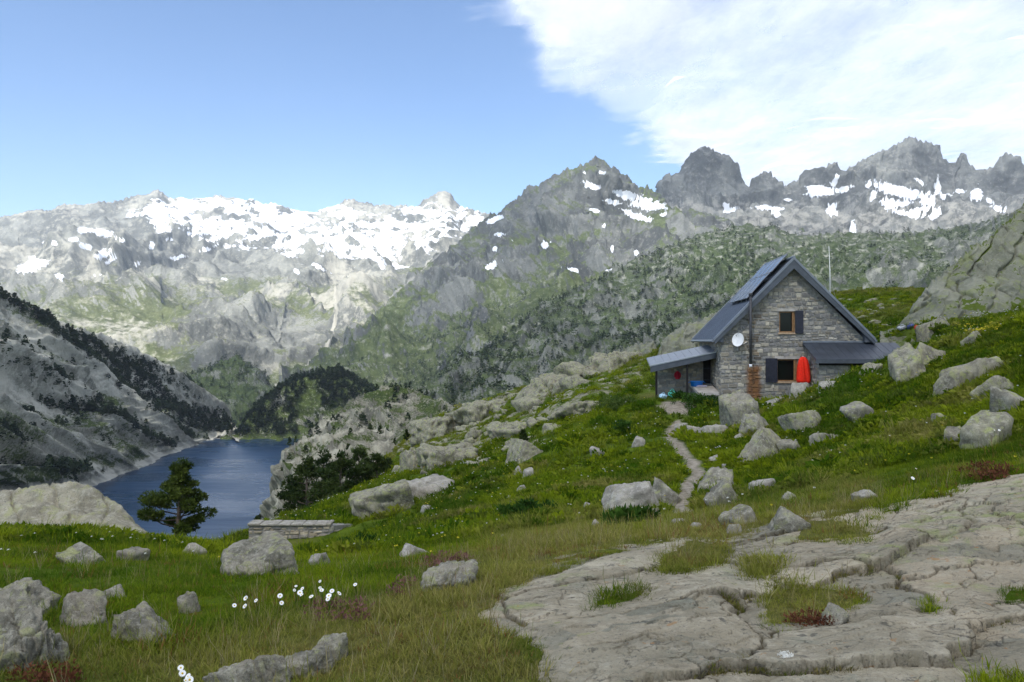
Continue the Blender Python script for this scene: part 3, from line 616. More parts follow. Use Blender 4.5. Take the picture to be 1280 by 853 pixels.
def ground_mat():
    t = NT('meadow_soil')
    n1 = t.noise(0.7, 8, 0.65); n2 = t.noise(5.0, 7, 0.7); n3 = t.noise(0.16, 5)
    g = t.mix(t.step(n1, 0.35, 0.65), (0.045, 0.075, 0.008), (0.105, 0.15, 0.016))
    g = t.mix(t.step(n2, 0.5, 0.72), g, (0.03, 0.05, 0.008))
    d = t.mix(t.step(n2, 0.35, 0.65), (0.085, 0.082, 0.026), (0.17, 0.15, 0.055))
    c = t.mix(t.att('dry'), g, d)
    rk = t.mix(t.step(n2, 0.3, 0.62), (0.12, 0.12, 0.075), (0.30, 0.285, 0.20))
    rf = t.math('ADD', t.math('MULTIPLY', t.att('rocky'), 0.62), t.math('MULTIPLY', t.math('SUBTRACT', t.noise(0.55, 7, 0.65), 0.5), 2.2))
    c = t.mix(t.step(rf, 0.52, 0.68), c, rk)
    gp = t.mix(t.step(n2, 0.35, 0.65), (0.21, 0.18, 0.135), (0.36, 0.32, 0.255))
    c = t.mix(t.att('path'), c, gp)
    return t.bsdf(c, 0.95, t.bump(t.math('ADD', n1, n2), 0.7, 0.12), 0.02)
me = mesh_np('meadow', np.stack([Xg, Yg, Zg2], -1), grid_faces(nr, nc), 4)
attr(me, 'dry', dry); attr(me, 'rocky', rki)
nearp = (Yg > 14) & (Yg < 46) & (Xg > 0) & (Xg < 16)
pd = np.full(Xg.shape, 9.0); pd[nearp] = path_d(Xg[nearp], Yg[nearp])
attr(me, 'path', smooth(0.34, 0.08, pd + 0.16 * fbm(Xg * 1.4, Yg * 1.4, 3, 350)))
meadow = link('meadow', me, ground_mat()); meadow['kind'] = 'structure'
tag(meadow, 'sloping green alpine meadow in front of the hut', 'meadow')

# ground behind the photographer
xb = np.linspace(-60, 60, 40); yb = np.linspace(-60, 1.02, 40); X, Yb = np.meshgrid(xb, yb)
Z = -1.68 - 0.02 * (Yb - 1) + 0.10 * np.clip(X, -60, 60) * smooth(2, 20, np.abs(X)) + 0.2 * fbm(X / 8, Yb / 8, 3, 9)
me = mesh_np('hill_slope', np.stack([X, Yb, Z], -1), grid_faces(40, 40), 4); attr(me, 'dry', np.full(1600, .4)); attr(me, 'rocky', np.full(1600, .3)); attr(me, 'path', np.zeros(1600))
o = link('hill_slope', me, meadow.data.materials[0]); o['kind'] = 'structure'

# ---- bedrock slab in the foreground
def voronoi_cells(x, y, sites):
    d1 = np.full(x.shape, 1e9); d2 = np.full(x.shape, 1e9); idx = np.zeros(x.shape, int)
    for i, (a, b) in enumerate(sites):
        d = (x - a) ** 2 + (y - b) ** 2
        c = d < d1
        d2 = np.where(c, d1, np.minimum(d2, d)); idx = np.where(c, i, idx); d1 = np.where(c, d, d1)
    return idx, np.sqrt(d1), np.sqrt(d2)
nc2, nr2 = 860, 500
u2 = np.concatenate([np.linspace(-0.09, 0.72, 720), np.linspace(0.72, 1.3, 141)[1:]]); y2 = np.exp(np.linspace(math.log(2.6), math.log(9.4), nr2))
U2, Y2 = np.meshgrid(u2, y2); X2 = U2 * Y2; Z2 = zt(X2, Y2)
sm2 = slab_mask(X2, Y2, Z2)
rng = np.random.RandomState(5)
wx = X2 + 0.16 * fbm(X2 * 1.7, Y2 * 1.7, 4, 401); wy = Y2 + 0.16 * fbm(X2 * 1.7, Y2 * 1.7, 4, 402)
ca, sa_ = math.cos(R(28)), math.sin(R(28))
ax = (wx * ca + wy * sa_) * 0.62; ay = (-wx * sa_ + wy * ca) * 1.25
sites = [(rng.uniform(-1, 8), rng.uniform(-3.5, 12)) for _ in range(230)]
idx, d1, d2 = voronoi_cells(ax, ay, sites)
e1 = d2 - d1
tl = rng.uniform(-1, 1, (len(sites), 3))
rel = 0.036 * tl[idx, 0] + 0.034 * tl[idx, 1] * (ax - np.array(sites)[idx, 0]) + 0.05 * (tl[idx, 2] - .2) * (ay - np.array(sites)[idx, 1])
depth = 0.5 + 0.5 * smooth(-.25, .45, fbm(X2 * .9, Y2 * .9, 3, 408))           # some joints stay shut
rel = rel - 0.045 * depth * (1 - smooth(0.004, 0.022, e1)) - 0.010 * depth * np.exp(-(e1 / 0.05) ** 2)
sites2 = [(rng.uniform(-1, 13), rng.uniform(-5, 18)) for _ in range(420)]
i2, f1, f2 = voronoi_cells(ax * 2.1 + .2 * fbm(X2 * 5, Y2 * 5, 2, 410), ay * 2.1, sites2)
sel = smooth(-0.15, 0.3, fbm(X2 * 0.8, Y2 * 0.8, 3, 403))
rel += sel * (-0.022 * (1 - smooth(0.004, 0.03, f2 - f1)) + 0.024 * rng.uniform(-1, 1, 420)[i2])
rel += 0.020 * fbm(X2 * 0.8, Y2 * 0.8, 3, 404) + 0.010 * fbm(X2 * 3.5, Y2 * 3.5, 6, 405, gain=.62) + 0.007 * fbm(X2 * 20, Y2 * 20, 4, 406, gain=.65)
Lg = 4.0 * fbm((X2 * ca + Y2 * sa_) * 0.45, (-X2 * sa_ + Y2 * ca) * 1.0, 5, 411, gain=.55); fr_ = Lg - np.floor(Lg)
ledge = np.floor(Lg) + smooth(0.0, 0.04, fr_); rel += 0.010 * ledge
rel += 0.05 * smooth(5.5, 7.5, Y2) * smooth(2.2, 4.5, X2) * (ridged((X2 + Y2 * .4) / 2.2, Y2 / 2.2, 3, 407) - .3)
Z3 = Z2 - 0.005 + rel * smooth(-.12, .25, sm2) + 0.03 * smooth(0, 0.6, sm2) - 0.16 * smooth(0.0, -0.20, sm2)
keep = (sm2 > -0.30); kf = keep[:-1, :-1] | keep[1:, :-1] | keep[:-1, 1:] | keep[1:, 1:]
me = mesh_np('bedrock', np.stack([X2, Y2, Z3], -1), grid_faces(nr2, nc2, kf), 4)
attr(me, 'crack', np.clip(np.exp(-(e1 / 0.028) ** 2) * depth + .8 * sel * np.exp(-((f2 - f1) / 0.03) ** 2) + .5 * np.exp(-((fr_ - .02) / .03) ** 2), 0, 1))
def slab_material():
    t = NT('bedrock_granite')
    n1 = t.noise(0.9, 8, 0.6); n2 = t.noise(7, 8, 0.68); n3 = t.noise(45, 5, 0.7); n4 = t.noise(0.45, 5, 0.6)
    c = t.mix(t.step(n1, 0.36, 0.66), (0.31, 0.282, 0.21), (0.45, 0.41, 0.31))
    c = t.mix(t.math('MULTIPLY', t.step(n4, 0.46, 0.66), 0.7), c, (0.47, 0.40, 0.29))
    c = t.mix(t.math('MULTIPLY', t.step(n2, 0.46, 0.70), 0.6), c, (0.56, 0.515, 0.41))
    c = t.mix(1.0, c, t.ramp(t.att('plate'), [(0.12, (0.66, 0.69, 0.68)), (0.45, (0.98, 0.95, 0.90)), (0.88, (1.18, 1.16, 1.12))]), 'MULTIPLY')
    li = t.math('MULTIPLY', t.step(t.noise(1.5, 9, 0.7, dist=0.5), 0.52, 0.64), t.step(t.noise(0.35, 3), 0.44, 0.58))
    c = t.mix(t.math('MULTIPLY', li, 0.9), c, (0.32, 0.345, 0.15))
    gl = t.math('MULTIPLY', t.step(t.noise(2.6, 9, 0.7), 0.54, 0.66), 0.45)
    c = t.mix(gl, c, (0.27, 0.285, 0.215))
    c = t.mix(t.math('MULTIPLY', t.step(n3, 0.55, 0.70), 0.7), c, (0.10, 0.098, 0.088))
    c = t.mix(t.math('MULTIPLY', t.step(t.noise(70, 3, 0.7), 0.60, 0.72), 0.5), c, (0.46, 0.44, 0.39))
    c = t.mix(t.math('MULTIPLY', t.step(t.noise(11, 5, .6), .60, .66), .65), c, (0.085, 0.085, 0.075))
    c = t.mix(t.math('MULTIPLY', t.math('MULTIPLY', t.step(t.noise(5.5, 7, .7), .60, .66), t.step(t.noise(.8, 3), .48, .6)), .7), c, (0.40, 0.42, 0.16))
    c = t.mix(t.math('MULTIPLY', t.step(t.noise(8.3, 4, .6), .66, .70), .6), c, (0.40, 0.21, 0.075))
    ck = t.math('MULTIPLY', t.att('crack'), t.step(n2, 0.30, 0.5))
    c = t.mix(t.math('MULTIPLY', ck, 0.85), c, (0.06, 0.05, 0.032))
    wv = t.n('ShaderNodeMix', data_type='VECTOR'); wv.inputs[0].default_value = .28; t.l(t.pos(), wv.inputs[4]); wn_ = t.n('ShaderNodeTexNoise'); t.l(t.pos(), wn_.inputs[0]); wn_.inputs['Scale'].default_value = 2.5; wn_.inputs['Detail'].default_value = 6; t.l(wn_.outputs['Color'], wv.inputs[5])
    fine = t.voro(3.4, t.mapping(wv.outputs[1], (1, 1.8, 1), (0, 0, .5)), 'DISTANCE_TO_EDGE').outputs['Distance']
    fl_ = t.math('MULTIPLY', t.math('SUBTRACT', 1.0, t.step(fine, 0.0, 0.022)), t.step(t.noise(1.1, 4), .42, .55))
    c = t.mix(t.math('MULTIPLY', fl_, 0.4), c, (0.09, 0.075, 0.052))
    h = t.math('ADD', t.math('MULTIPLY', n2, 0.9), t.math('ADD', t.math('MULTIPLY', n3, 0.3), t.math('MULTIPLY', t.noise(18, 6, .65), 0.6)))
    h = t.math('SUBTRACT', h, t.math('MULTIPLY', fl_, 0.2))
    return t.bsdf(c, 0.93, t.bump(h, 1.0, 0.06), 0.05)
attr(me, 'plate', np.random.RandomState(3).uniform(0, 1, len(sites))[idx] * .6 + .4 * np.random.RandomState(4).uniform(0, 1, len(sites2))[i2])
CRK = np.stack([X2, Y2, Z3], -1)[(sm2 > .06) & (np.exp(-(e1 / 0.03) ** 2) * depth > .75) & (Y2 > 3.2)]
slab = link('bedrock', me, slab_material()); slab['kind'] = 'structure'
tag(slab, 'cracked grey granite bedrock slab across the foreground', 'bedrock')
# ================================================================ boulders
M_rock = rock_mat('boulder_granite', 0.55)
M_rock_l = rock_mat('boulder_lichen', 0.5, base=(0.315, 0.30, 0.205), lichen=(0.325, 0.35, 0.135), li=0.85)
M_rock_w = rock_mat('boulder_pale', 0.4, base=(0.39, 0.365, 0.31), dark=(0.23, 0.215, 0.18), pale=(0.49, 0.465, 0.40), li=0.2)
M_rock_n = rock_mat('near_boulder', 0.22, base=(0.32, 0.295, 0.23), li=0.6, bs=1.0)
M_rock_big = rock_mat('glaciated_granite', 1.5, base=(0.36, 0.335, 0.24), dark=(0.20, 0.185, 0.135), li=0.6, bs=0.6)
_ico = {}
def ico(level):
    if level not in _ico:
        bm = bmesh.new(); bmesh.ops.create_icosphere(bm, subdivisions=level, radius=1.0)
        bm.verts.ensure_lookup_table(); V = np.array([v.co[:] for v in bm.verts]); Fc = np.array([[v.index for v in f.verts] for f in bm.faces]); bm.free()
        V /= np.linalg.norm(V, axis=1, keepdims=True); _ico[level] = (V, Fc)
    return _ico[level]
def rock_mesh(name, size, seed, level=4, planes=9, sharp=34.0, rough=0.05, flat_top=0.0, cracks=0):
    """faceted, weathered block filling size = (x, y, z); base at z = 0"""
    V, Fc = ico(level); rg = np.random.RandomState(seed)
    ax_ = np.array(Euler((rg.uniform(-.5, .5), rg.uniform(-.5, .5), rg.uniform(0, 6.28))).to_matrix())     # joint directions of the granite
    ax_ = ax_ + rg.normal(size=(3, 3)) * .18
    n = np.vstack([ax_, -ax_, rg.normal(size=(planes - 3, 3))]); n /= np.linalg.norm(n, axis=1, keepdims=True)
    h = np.concatenate([rg.uniform(.38, .72, 6), rg.uniform(.62, 1.0, planes - 3)])
    if flat_top: n = np.vstack([n, [[0.1 * rg.normal(), 0.1 * rg.normal(), 1]]]); h = np.append(h, flat_top * .8)
    dot = V @ n.T; r = np.where(dot > 0.05, h[None] / np.maximum(dot, 0.05), 9.0)
    r = np.concatenate([r, np.full((len(V), 1), 1.2)], 1)
    r = -np.log(np.exp(-sharp * r).sum(1)) / sharp + 0.02       # soft minimum rounds the edges
    P = V * r[:, None]
    P = P + V * (rough * 1.1 * fbm3(P * 1.7 + seed, 3, seed) + rough * 0.8 * fbm3(P * 6 + seed, 3, seed + 3))[:, None]
    for k in range(cracks):
        d = rg.normal(size=3); d[2] *= 0.4; d /= np.linalg.norm(d); off = rg.uniform(-.5, .5)
        q = P @ d - off + 0.07 * vnoise3(P * 3 + k, seed + k)
        P = P - V * (0.085 * np.exp(-(q / 0.022) ** 2))[:, None]
    lo, hi = P.min(0), P.max(0); P = (P - (lo + hi) / 2) / (hi - lo) * np.array(size); P[:, 2] += size[2] / 2
    return mesh_np(name, P, Fc, 3)

def boulder(px, pyb, w, h, label, seed, mat=None, dep=0.9, sink=0.48, tilt=0, group=None, ymin=0, name='boulder', level=4, rough=0.05, lean=0.0, flat=0.0, cracks=2, sharp=34.0):
    """px, pyb: middle of the foot in the photograph; w, h seen size in its pixels"""
    x, y, z = hit(px, pyb, ymin); k = y / F
    W, H = w * k, h * k / (1 - sink); D = max(W * dep, H * 0.6)
    me = rock_mesh(name, (W, D, H), seed, level, rough=rough, flat_top=flat, cracks=cracks, sharp=sharp)
    o = link(name, me, mat or M_rock)
    yc = y + D * 0.32; xc = x / y * yc
    o.location = (xc, yc, z - H * sink); o.rotation_euler = (R(lean), R(tilt), 0)
    tag(o, label, 'boulder', group); return o

# beside the hut and down the right hand slope
boulder(936, 533, 46, 43, 'tall pointed grey boulder standing below the rusty streak on the hut', 3, M_rock, tilt=-12)
boulder(957, 539, 42, 26, 'low pale rock leaning on the right of the tall pointed boulder', 14, M_rock, tilt=-28, dep=.6)
boulder(971, 507, 30, 11, 'flat whitish rock lying between the pointed boulder and the white block', 5, M_rock_w, ymin=35)
boulder(998, 500, 28, 21, 'squared white stone block under the red parasol', 6, M_rock_w, ymin=36, rough=.02, flat=.75, sharp=26)
boulder(966, 574, 76, 38, 'long lichen covered boulder sloping down towards the path', 7, M_rock_l, tilt=-22, dep=.55)
boulder(1009, 541, 50, 27, 'greenish wedge boulder above the long lichen covered one', 8, M_rock_l, tilt=-10)
boulder(992, 567, 38, 18, 'smaller smooth boulder beside the long lichen covered one', 19, M_rock, tilt=-12)
boulder(1040, 556, 46, 20, 'narrow slanting boulder right of the greenish wedge', 10, M_rock, tilt=-26, dep=.5)
boulder(952, 577, 12, 13, 'small upright stone at the foot of the long lichen covered boulder', 11, M_rock)
boulder(1094, 522, 40, 28, 'grey hooked rock alone in the grass below the lean-to', 12, M_rock, tilt=-32, dep=.5)
boulder(1128, 479, 56, 52, 'largest upright boulder covering the end of the lean-to roof', 23, M_rock_l, tilt=8, level=5)
boulder(1156, 462, 46, 32, 'blunt boulder behind the largest upright one', 24, M_rock_l, tilt=12)
boulder(1090, 467, 36, 14, 'low pale rock under the lean-to eave', 15, M_rock, tilt=-12)
boulder(1038, 488, 28, 12, 'pale flat rock beside the lean-to side wall', 16, M_rock_w, tilt=-10)
boulder(1190, 492, 46, 30, 'blocky near end of the long tan ledge on the right slope', 17, M_rock_l)
boulder(1226, 474, 86, 26, 'long tan rock ledge running up the right slope', 18, M_rock_l, tilt=-14, dep=.4)
boulder(1258, 492, 62, 26, 'slanting grey ledge at the right edge of the slope', 29, M_rock_l, tilt=-28, dep=.4)
boulder(1219, 433, 30, 19, 'small pale boulder near yellow flowers below the rock face', 20, M_rock_l, tilt=-12)
boulder(1176, 531, 27, 13, 'small grey stone in the middle of the right slope', 21, M_rock)
boulder(1268, 524, 62, 40, 'grey mottled boulder cut by the right edge of the view', 22, M_rock)
boulder(1236, 558, 72, 40, 'broad mossy boulder above the red leaved patch', 33, M_rock_l, tilt=-6)
boulder(1192, 560, 32, 26, 'brown grey stone at the left end of the broad mossy boulder', 34, M_rock)
boulder(1166, 418, 34, 20, 'rounded boulder at the foot of the rock face beside coloured bags', 25, M_rock_l, ymin=40)
# along the path
boulder(896, 622, 54, 34, 'dome shaped two sided boulder right of the path foot', 26, M_rock, dep=.8)
boulder(917, 631, 46, 30, 'darker leaning boulder against the dome shaped one by the path', 27, M_rock, tilt=-24, dep=.5)
boulder(953, 616, 38, 15, 'smooth low boulder right of the dome shaped one', 28, M_rock_w)
boulder(790, 647, 78, 44, 'large pale angular boulder left of the path foot', 31, M_rock_w, level=5, flat=.8)
boulder(826, 632, 46, 30, 'sloping tail piece of the large angular boulder by the path', 32, M_rock, tilt=12)
boulder(737, 643, 17, 14, 'small square stone left of the large angular boulder', 35, M_rock_w)
boulder(816, 649, 26, 12, 'small yellow green lichen stone below the large angular boulder', 36, M_rock_l, tilt=-14)
boulder(822, 626, 22, 16, 'yellowish stone leaning on the large angular boulder', 37, M_rock_l)
boulder(924, 656, 50, 20, 'low rounded rock in dry grass at the top of the slab', 38, M_rock_n)
boulder(918, 668, 20, 11, 'small pale stone just below the low rounded rock', 39, M_rock_n)
boulder(985, 664, 54, 26, 'mottled low rock beside the grass tuft on the slab edge', 40, M_rock_n)
boulder(989, 627, 22, 11, 'small tan stone half hidden in the grass above the slab', 42, M_rock)
boulder(1081, 627, 34, 12, 'pale low stone in the grass above the slab', 43, M_rock_w)
boulder(852, 541, 22, 10, 'flat pale stone at the bend of the path', 44, M_rock_w, flat=.6)
boulder(868, 544, 20, 11, 'first pale stone of the terrace edge right of the path bend', 45, M_rock_w, flat=.6)
boulder(889, 546, 36, 15, 'broad pale slab of the terrace edge below the hut', 46, M_rock_w, flat=.6)
boulder(926, 551, 18, 8, 'white flat stone in the grass below the pointed boulder', 47, M_rock_w)
boulder(891, 577, 12, 8, 'small grey stone in the grass right of the straight path', 48, M_rock_w)
boulder(752, 570, 20, 13, 'white pointed stone in the meadow left of the path', 49, M_rock_w, tilt=-18)
boulder(797, 559, 20, 12, 'rounded pale stone just left of the path bend', 50, M_rock_w)
boulder(848, 586, 6, 6, 'tiny white stone left of the path', 51, M_rock_w)
# meadow on the left
boulder(655, 578, 50, 27, 'tan flat topped boulder on the brow of the meadow', 52, M_rock_l, level=5, ymin=36)
boulder(648, 596, 13, 13, 'left one of two close white stones below the tan boulder', 53, M_rock_w)
boulder(660, 599, 15, 13, 'right one of two close white stones below the tan boulder', 54, M_rock_w)
boulder(652, 617, 14, 11, 'single white stone below the pair of white stones', 55, M_rock_w)
boulder(488, 644, 104, 36, 'big whale backed lichen rock beside the dark pines', 58, M_rock_l, tilt=-9, dep=1.0, level=5, ymin=30, flat=.42, sink=.55)
boulder(530, 622, 84, 20, 'flat pinkish rock behind the whale backed lichen rock', 57, M_rock_w, dep=.9, ymin=33, flat=.4, sink=.6)
boulder(330, 722, 112, 42, 'big mottled boulder in front of the stone wall', 83, M_rock_n, level=5, sharp=12, tilt=-6, cracks=3)
boulder(399, 708, 28, 16, 'white blocky stone right of the big mottled boulder', 59, M_rock_w, flat=.7, sharp=26)
boulder(243, 696, 32, 15, 'low grey rock on the brow right of the pine', 60, M_rock, ymin=10)
boulder(518, 696, 38, 12, 'low white pointed stone in the green hollow', 61, M_rock_w)
boulder(106, 706, 64, 20, 'low pale outcrop in the grass below the big rounded rock', 62, M_rock, ymin=8)
boulder(165, 702, 40, 14, 'second low outcrop right of the first on the left brow', 63, M_rock, ymin=8)
# left foreground
boulder(34, 838, 112, 76, 'large cracked dark boulder at the left edge of the view', 64, M_rock_n, level=6, cracks=8, rough=.08, sink=.6, dep=1.1)
boulder(22, 775, 90, 34, 'grey boulder behind the large cracked one', 65, M_rock_n, level=5, cracks=6, rough=.07, sink=.6, dep=1.1)
boulder(94, 784, 70, 36, 'split grey boulder right of the large cracked one', 66, M_rock_n, level=5, cracks=6, rough=.07, tilt=14, sink=.6)
boulder(142, 750, 34, 14, 'small flat rock in the grass above the split grey boulder', 67, M_rock_n)
boulder(180, 803, 94, 34, 'mottled low boulder in the middle of the left grass', 68, M_rock_n, level=5, cracks=6, rough=.08, sink=.6, dep=1.0)
boulder(238, 768, 30, 26, 'dark edged stone right of the mottled low boulder', 69, M_rock_n)
boulder(315, 868, 122, 44, 'long low lichen rock at the bottom edge of the view', 70, M_rock_n, level=6, cracks=3, dep=.35, rough=.06)
boulder(376, 848, 90, 26, 'grey middle piece of the low rock rib at the bottom edge', 73, M_rock_n, level=5, dep=.4, tilt=-6)
boulder(420, 828, 56, 28, 'right tip of the low rock rib near the bottom edge', 71, M_rock_n, level=5, dep=.4, tilt=-16)
boulder(560, 738, 78, 30, 'pale rough rock beside the pink heather', 72, M_rock_n, level=5, cracks=3, rough=.08)
boulder(1042, 783, 38, 26, 'rounded loose stone lying in the grass patch on the slab', 75, M_rock_n)

for a, b, w, h, sd, lb in ((604, 524, 96, 22, 131, 'long low pale outcrop on the crest of the ridge above the lake knolls'), (548, 543, 70, 20, 132, 'lowest pale outcrop at the lakeward end of the ridge crest'), (698, 490, 110, 20, 133, 'broad flat outcrop in the middle of the ridge crest'), (772, 462, 84, 24, 134, 'upper greenish outcrop of the ridge crest near the porch'),
                      (566, 582, 84, 26, 135, 'rough grey outcrop in the grass above the whale backed rock'), (522, 588, 46, 26, 136, 'dark cracked outcrop at the edge of the meadow above the pines'), (720, 520, 70, 18, 137, 'low tan outcrop among the stones left of the herb bed'), (640, 545, 60, 16, 138, 'low outcrop behind the tan flat topped boulder')):
    boulder(a, b, w, h, lb, sd, M_rock_l, ymin=50, flat=.5, sink=.6, dep=1.1, level=5, name='outcrop', sharp=14, tilt=-7, cracks=5, rough=.09)
# scattered small stones of the meadow
stones = [(534, 643, 17, 9), (564, 642, 8, 5), (598, 658, 7, 6), (549, 671, 12, 6), (552, 676, 11, 5), (640, 657, 13, 8), (628, 672, 6, 4), (484, 682, 15, 5), (744, 658, 10, 8), (735, 634, 8, 6), (668, 612, 5, 4), (575, 647, 5, 4), (627, 625, 8, 4), (640, 625, 14, 4), (704, 590, 5, 4), (612, 640, 5, 4), (850, 655, 22, 5), (870, 660, 14, 5), (1012, 574, 7, 5), (1142, 545, 6, 5), (905, 585, 6, 4)]
for i, (a, b, w, h) in enumerate(stones):
    o = boulder(a, b, w, h, 'small pale stone half sunk in the meadow grass', 100 + i, M_rock_w, level=3, name='stone', group='small pale stones in the meadow', sink=.3)
    o['category'] = 'stone'

# boulders strewn over the ridge left of the hut
def mesh_pool(n, seed, level=3): return [rock_mesh('boulder', (1, .85, .7), seed + i, level, rough=.05, cracks=0) for i in range(n)]
pool = mesh_pool(6, 300)
for m_ in pool: m_.materials.append(M_rock_l)
rg = np.random.RandomState(8)
cand = []
while len(cand) < 190:
    y = rg.uniform(46, 108); u = rg.uniform(-0.16, 0.19); x = u * y; z = zt1(x, y)
    px = CX + F * u; py = CY - F * z / y
    if float(rockiness(np.array([x]), np.array([y]), np.array([z]))[0]) > rg.uniform(0.15, 0.9) and hut_sd(x, y)[0] < -5.0: cand.append((x, y, z))
for i, (x, y, z) in enumerate(cand):
    s = 0.55 * math.exp(rg.normal() * 0.6) + .25
    o = bpy.data.objects.new('ridge_boulder', pool[i % 6]); C.objects.link(o)
    o.location = (x, y, z - .28 * s); o.scale = (s * rg.uniform(.9, 1.7), s * rg.uniform(.8, 1.4), s * rg.uniform(.7, 1.2)); o.rotation_euler = (rg.uniform(-.2, .2), rg.uniform(-.3, .3), rg.uniform(0, 6.3))
    tag(o, 'tan boulder strewn over the stony ridge left of the hut', 'boulder', 'boulders on the stony ridge')
for i in range(26):
    x, y, z = hit(rg.uniform(1048, 1132), rg.uniform(374, 412), 60); s = rg.uniform(.4, .9)
    o = bpy.data.objects.new('slope_boulder', pool[i % 6]); C.objects.link(o); o.location = (x, y, z - .3 * s); o.scale = (s * 1.5, s, s * .8); o.rotation_euler = (0, 0, rg.uniform(0, 6))
    tag(o, 'pale boulder on the grassy rise behind the lean-to', 'boulder', 'boulders on the rise behind the hut')

# ---- big rock forms built as lofted surfaces
crR = [(1090, 425, 55), (1122, 412, 56), (1128, 406, 56), (1136, 394, 56), (1146, 376, 56.5), (1158, 360, 57), (1172, 348, 57), (1188, 335, 57.5), (1204, 321, 58), (1218, 309, 58), (1232, 298, 58.5), (1246, 285, 59), (1260, 273, 59.5), (1275, 260, 60), (1292, 246, 60.5), (1340, 215, 62), (1420, 180, 64), (1600, 150, 66)]
rows = [[(p, y + 30, Y + 14) for p, y, Y in crR], crR,
        [(p, y * .72 + .28 * (425 - (p - 1122) * .06), Y - 2.2) for p, y, Y in crR],
        [(p, y * .36 + .64 * (425 - (p - 1122) * .06), Y - 5.0) for p, y, Y in crR],
        [(p, 432 - (p - 1122) * .06, Y - 8.5) for p, y, Y in crR]]
me, P, N, qx, qy = loft('rock_face', rows, 1100, 1560, 420, [8, 70, 70, 50], amp=.32, wl=5.5, seed=71, env=[.4, .3, 1, 1, .4], crag=.25, rough2=.09, post=lambda P, N, ts: strata(P, N, ts, 1.7, -0.75, 0.34, 5))
t = NT('rock_face_granite')
n1 = t.noise(0.35, 8, 0.6); n2 = t.noise(2.4, 8, 0.68); n3 = t.noise(11, 6, 0.7)
c = t.mix(t.step(n1, 0.36, 0.64), (0.15, 0.155, 0.115), (0.25, 0.25, 0.19)); c = t.mix(t.math('MULTIPLY', t.step(n2, 0.48, 0.7), .6), c, (0.33, 0.32, 0.25))
c = t.mix(t.math('MULTIPLY', t.step(t.noise(1.1, 9, 0.7), 0.5, 0.62), 0.6), c, (0.22, 0.245, 0.095)); c = t.mix(t.math('MULTIPLY', t.step(n3, 0.56, 0.7), .6), c, (0.10, 0.098, 0.085))
va = t.math('ADD', t.att('veg'), t.math('MULTIPLY', t.math('SUBTRACT', n2, 0.5), 1.2)); c = t.mix(t.step(va, 0.5, 0.62), c, (0.085, 0.115, 0.022))
M_face = t.bsdf(c, 0.95, t.bump(t.math('ADD', n2, t.math('MULTIPLY', n3, .4)), 0.8, 0.14), 0.04)
face = finish('rock_face', me, M_face, 0.08 + 0.45 * smooth(.45, .75, N[..., 2]) + .45 * fbm((P[..., 0] * .6 - P[..., 2]) / 1.6, (P[..., 0] + P[..., 2] * .6) / 5.0, 4, 6))
tag(face, 'tall smooth cracked granite face rising behind the slope at the right', 'rock face')

crW = [(-240, 640, 35), (-120, 604, 35), (-40, 604, 34.5), (0, 614, 34), (30, 611, 34), (60, 607, 34), (95, 605, 34), (115, 611, 33.5), (135, 622, 33), (152, 636, 32), (168, 650, 31.5), (188, 668, 31), (205, 682, 30)]
rows = [[(p, y + 40, Y + 4) for p, y, Y in crW], crW, [(p, y * .66 + .34 * 676, Y - 1.6) for p, y, Y in crW], [(p, y * .3 + .7 * 678, Y - 3.6) for p, y, Y in crW], [(p, 694, Y - 6.2) for p, y, Y in crW]]
me, P, N, qx, qy = loft('whaleback_rock', rows, -230, 200, 300, [8, 40, 40, 24], amp=.16, wl=2.2, seed=73, env=[.4, .4, 1, 1, .4], crag=.06, rough2=.05, post=lambda P, N, ts: strata(P, N, ts, 1.5, 0.55, 0.13, 9, 0.30))
wb = link('whaleback_rock', me, M_rock_big); tag(wb, 'broad smooth rock hump with slanting cracks beside the lake view', 'rock')

crD = [(800, 470, 70), (818, 446, 71), (824, 428, 72), (834, 417, 72.5), (846, 410, 73), (856, 404, 73), (868, 402, 73.5), (878, 396, 74), (888, 390, 74), (900, 388, 74), (930, 400, 74), (970, 430, 74)]
rows = [[(p, y + 30, Y + 10) for p, y, Y in crD], crD, [(p, y * .7 + .3 * 466, Y - 2.5) for p, y, Y in crD], [(p, y * .3 + .7 * 470, Y - 5) for p, y, Y in crD], [(p, 480, Y - 8) for p, y, Y in crD]]
me, P, N, qx, qy = loft('rock_dome', rows, 804, 965, 220, [6, 36, 36, 20], amp=.5, wl=4, seed=75, env=[.4, .35, 1, 1, .4], crag=.2, rough2=.15, post=lambda P, N, ts: strata(P, N, ts, 2.0, -0.6, 0.28, 12))
dome = finish('rock_dome', me, M_face, np.full(P.shape[:2], .12)); tag(dome, 'smooth greenish rock dome rising behind the porch roof', 'rock')
crE = [(560, 540, 100), (600, 505, 98), (640, 489, 95), (680, 474, 92), (700, 470, 91), (730, 456, 90), (760, 447, 89), (790, 436, 88), (812, 431, 87), (830, 440, 86), (850, 470, 86)]
rows = [[(p, y + 40, Y + 12) for p, y, Y in crE], crE, [(p, y + 14, Y - 4) for p, y, Y in crE], [(p, y + 34, Y - 12) for p, y, Y in crE], [(p, y + 70, Y - 18) for p, y, Y in crE]]
me, P, N, qx, qy = loft('rock_ridge', rows, 565, 845, 300, [6, 30, 36, 18], amp=.8, wl=7, seed=77, env=[.4, .5, 1, .7, .2], crag=.5, rough2=.25, post=lambda P, N, ts: strata(P, N, ts, 2.6, -0.4, 0.3, 13))
rr = finish('rock_ridge', me, M_face, .34 + .45 * fbm(P[..., 0] / 5, P[..., 1] / 5, 4, 66)); tag(rr, 'pale rocky crest of the ridge running down left of the hut', 'rock')
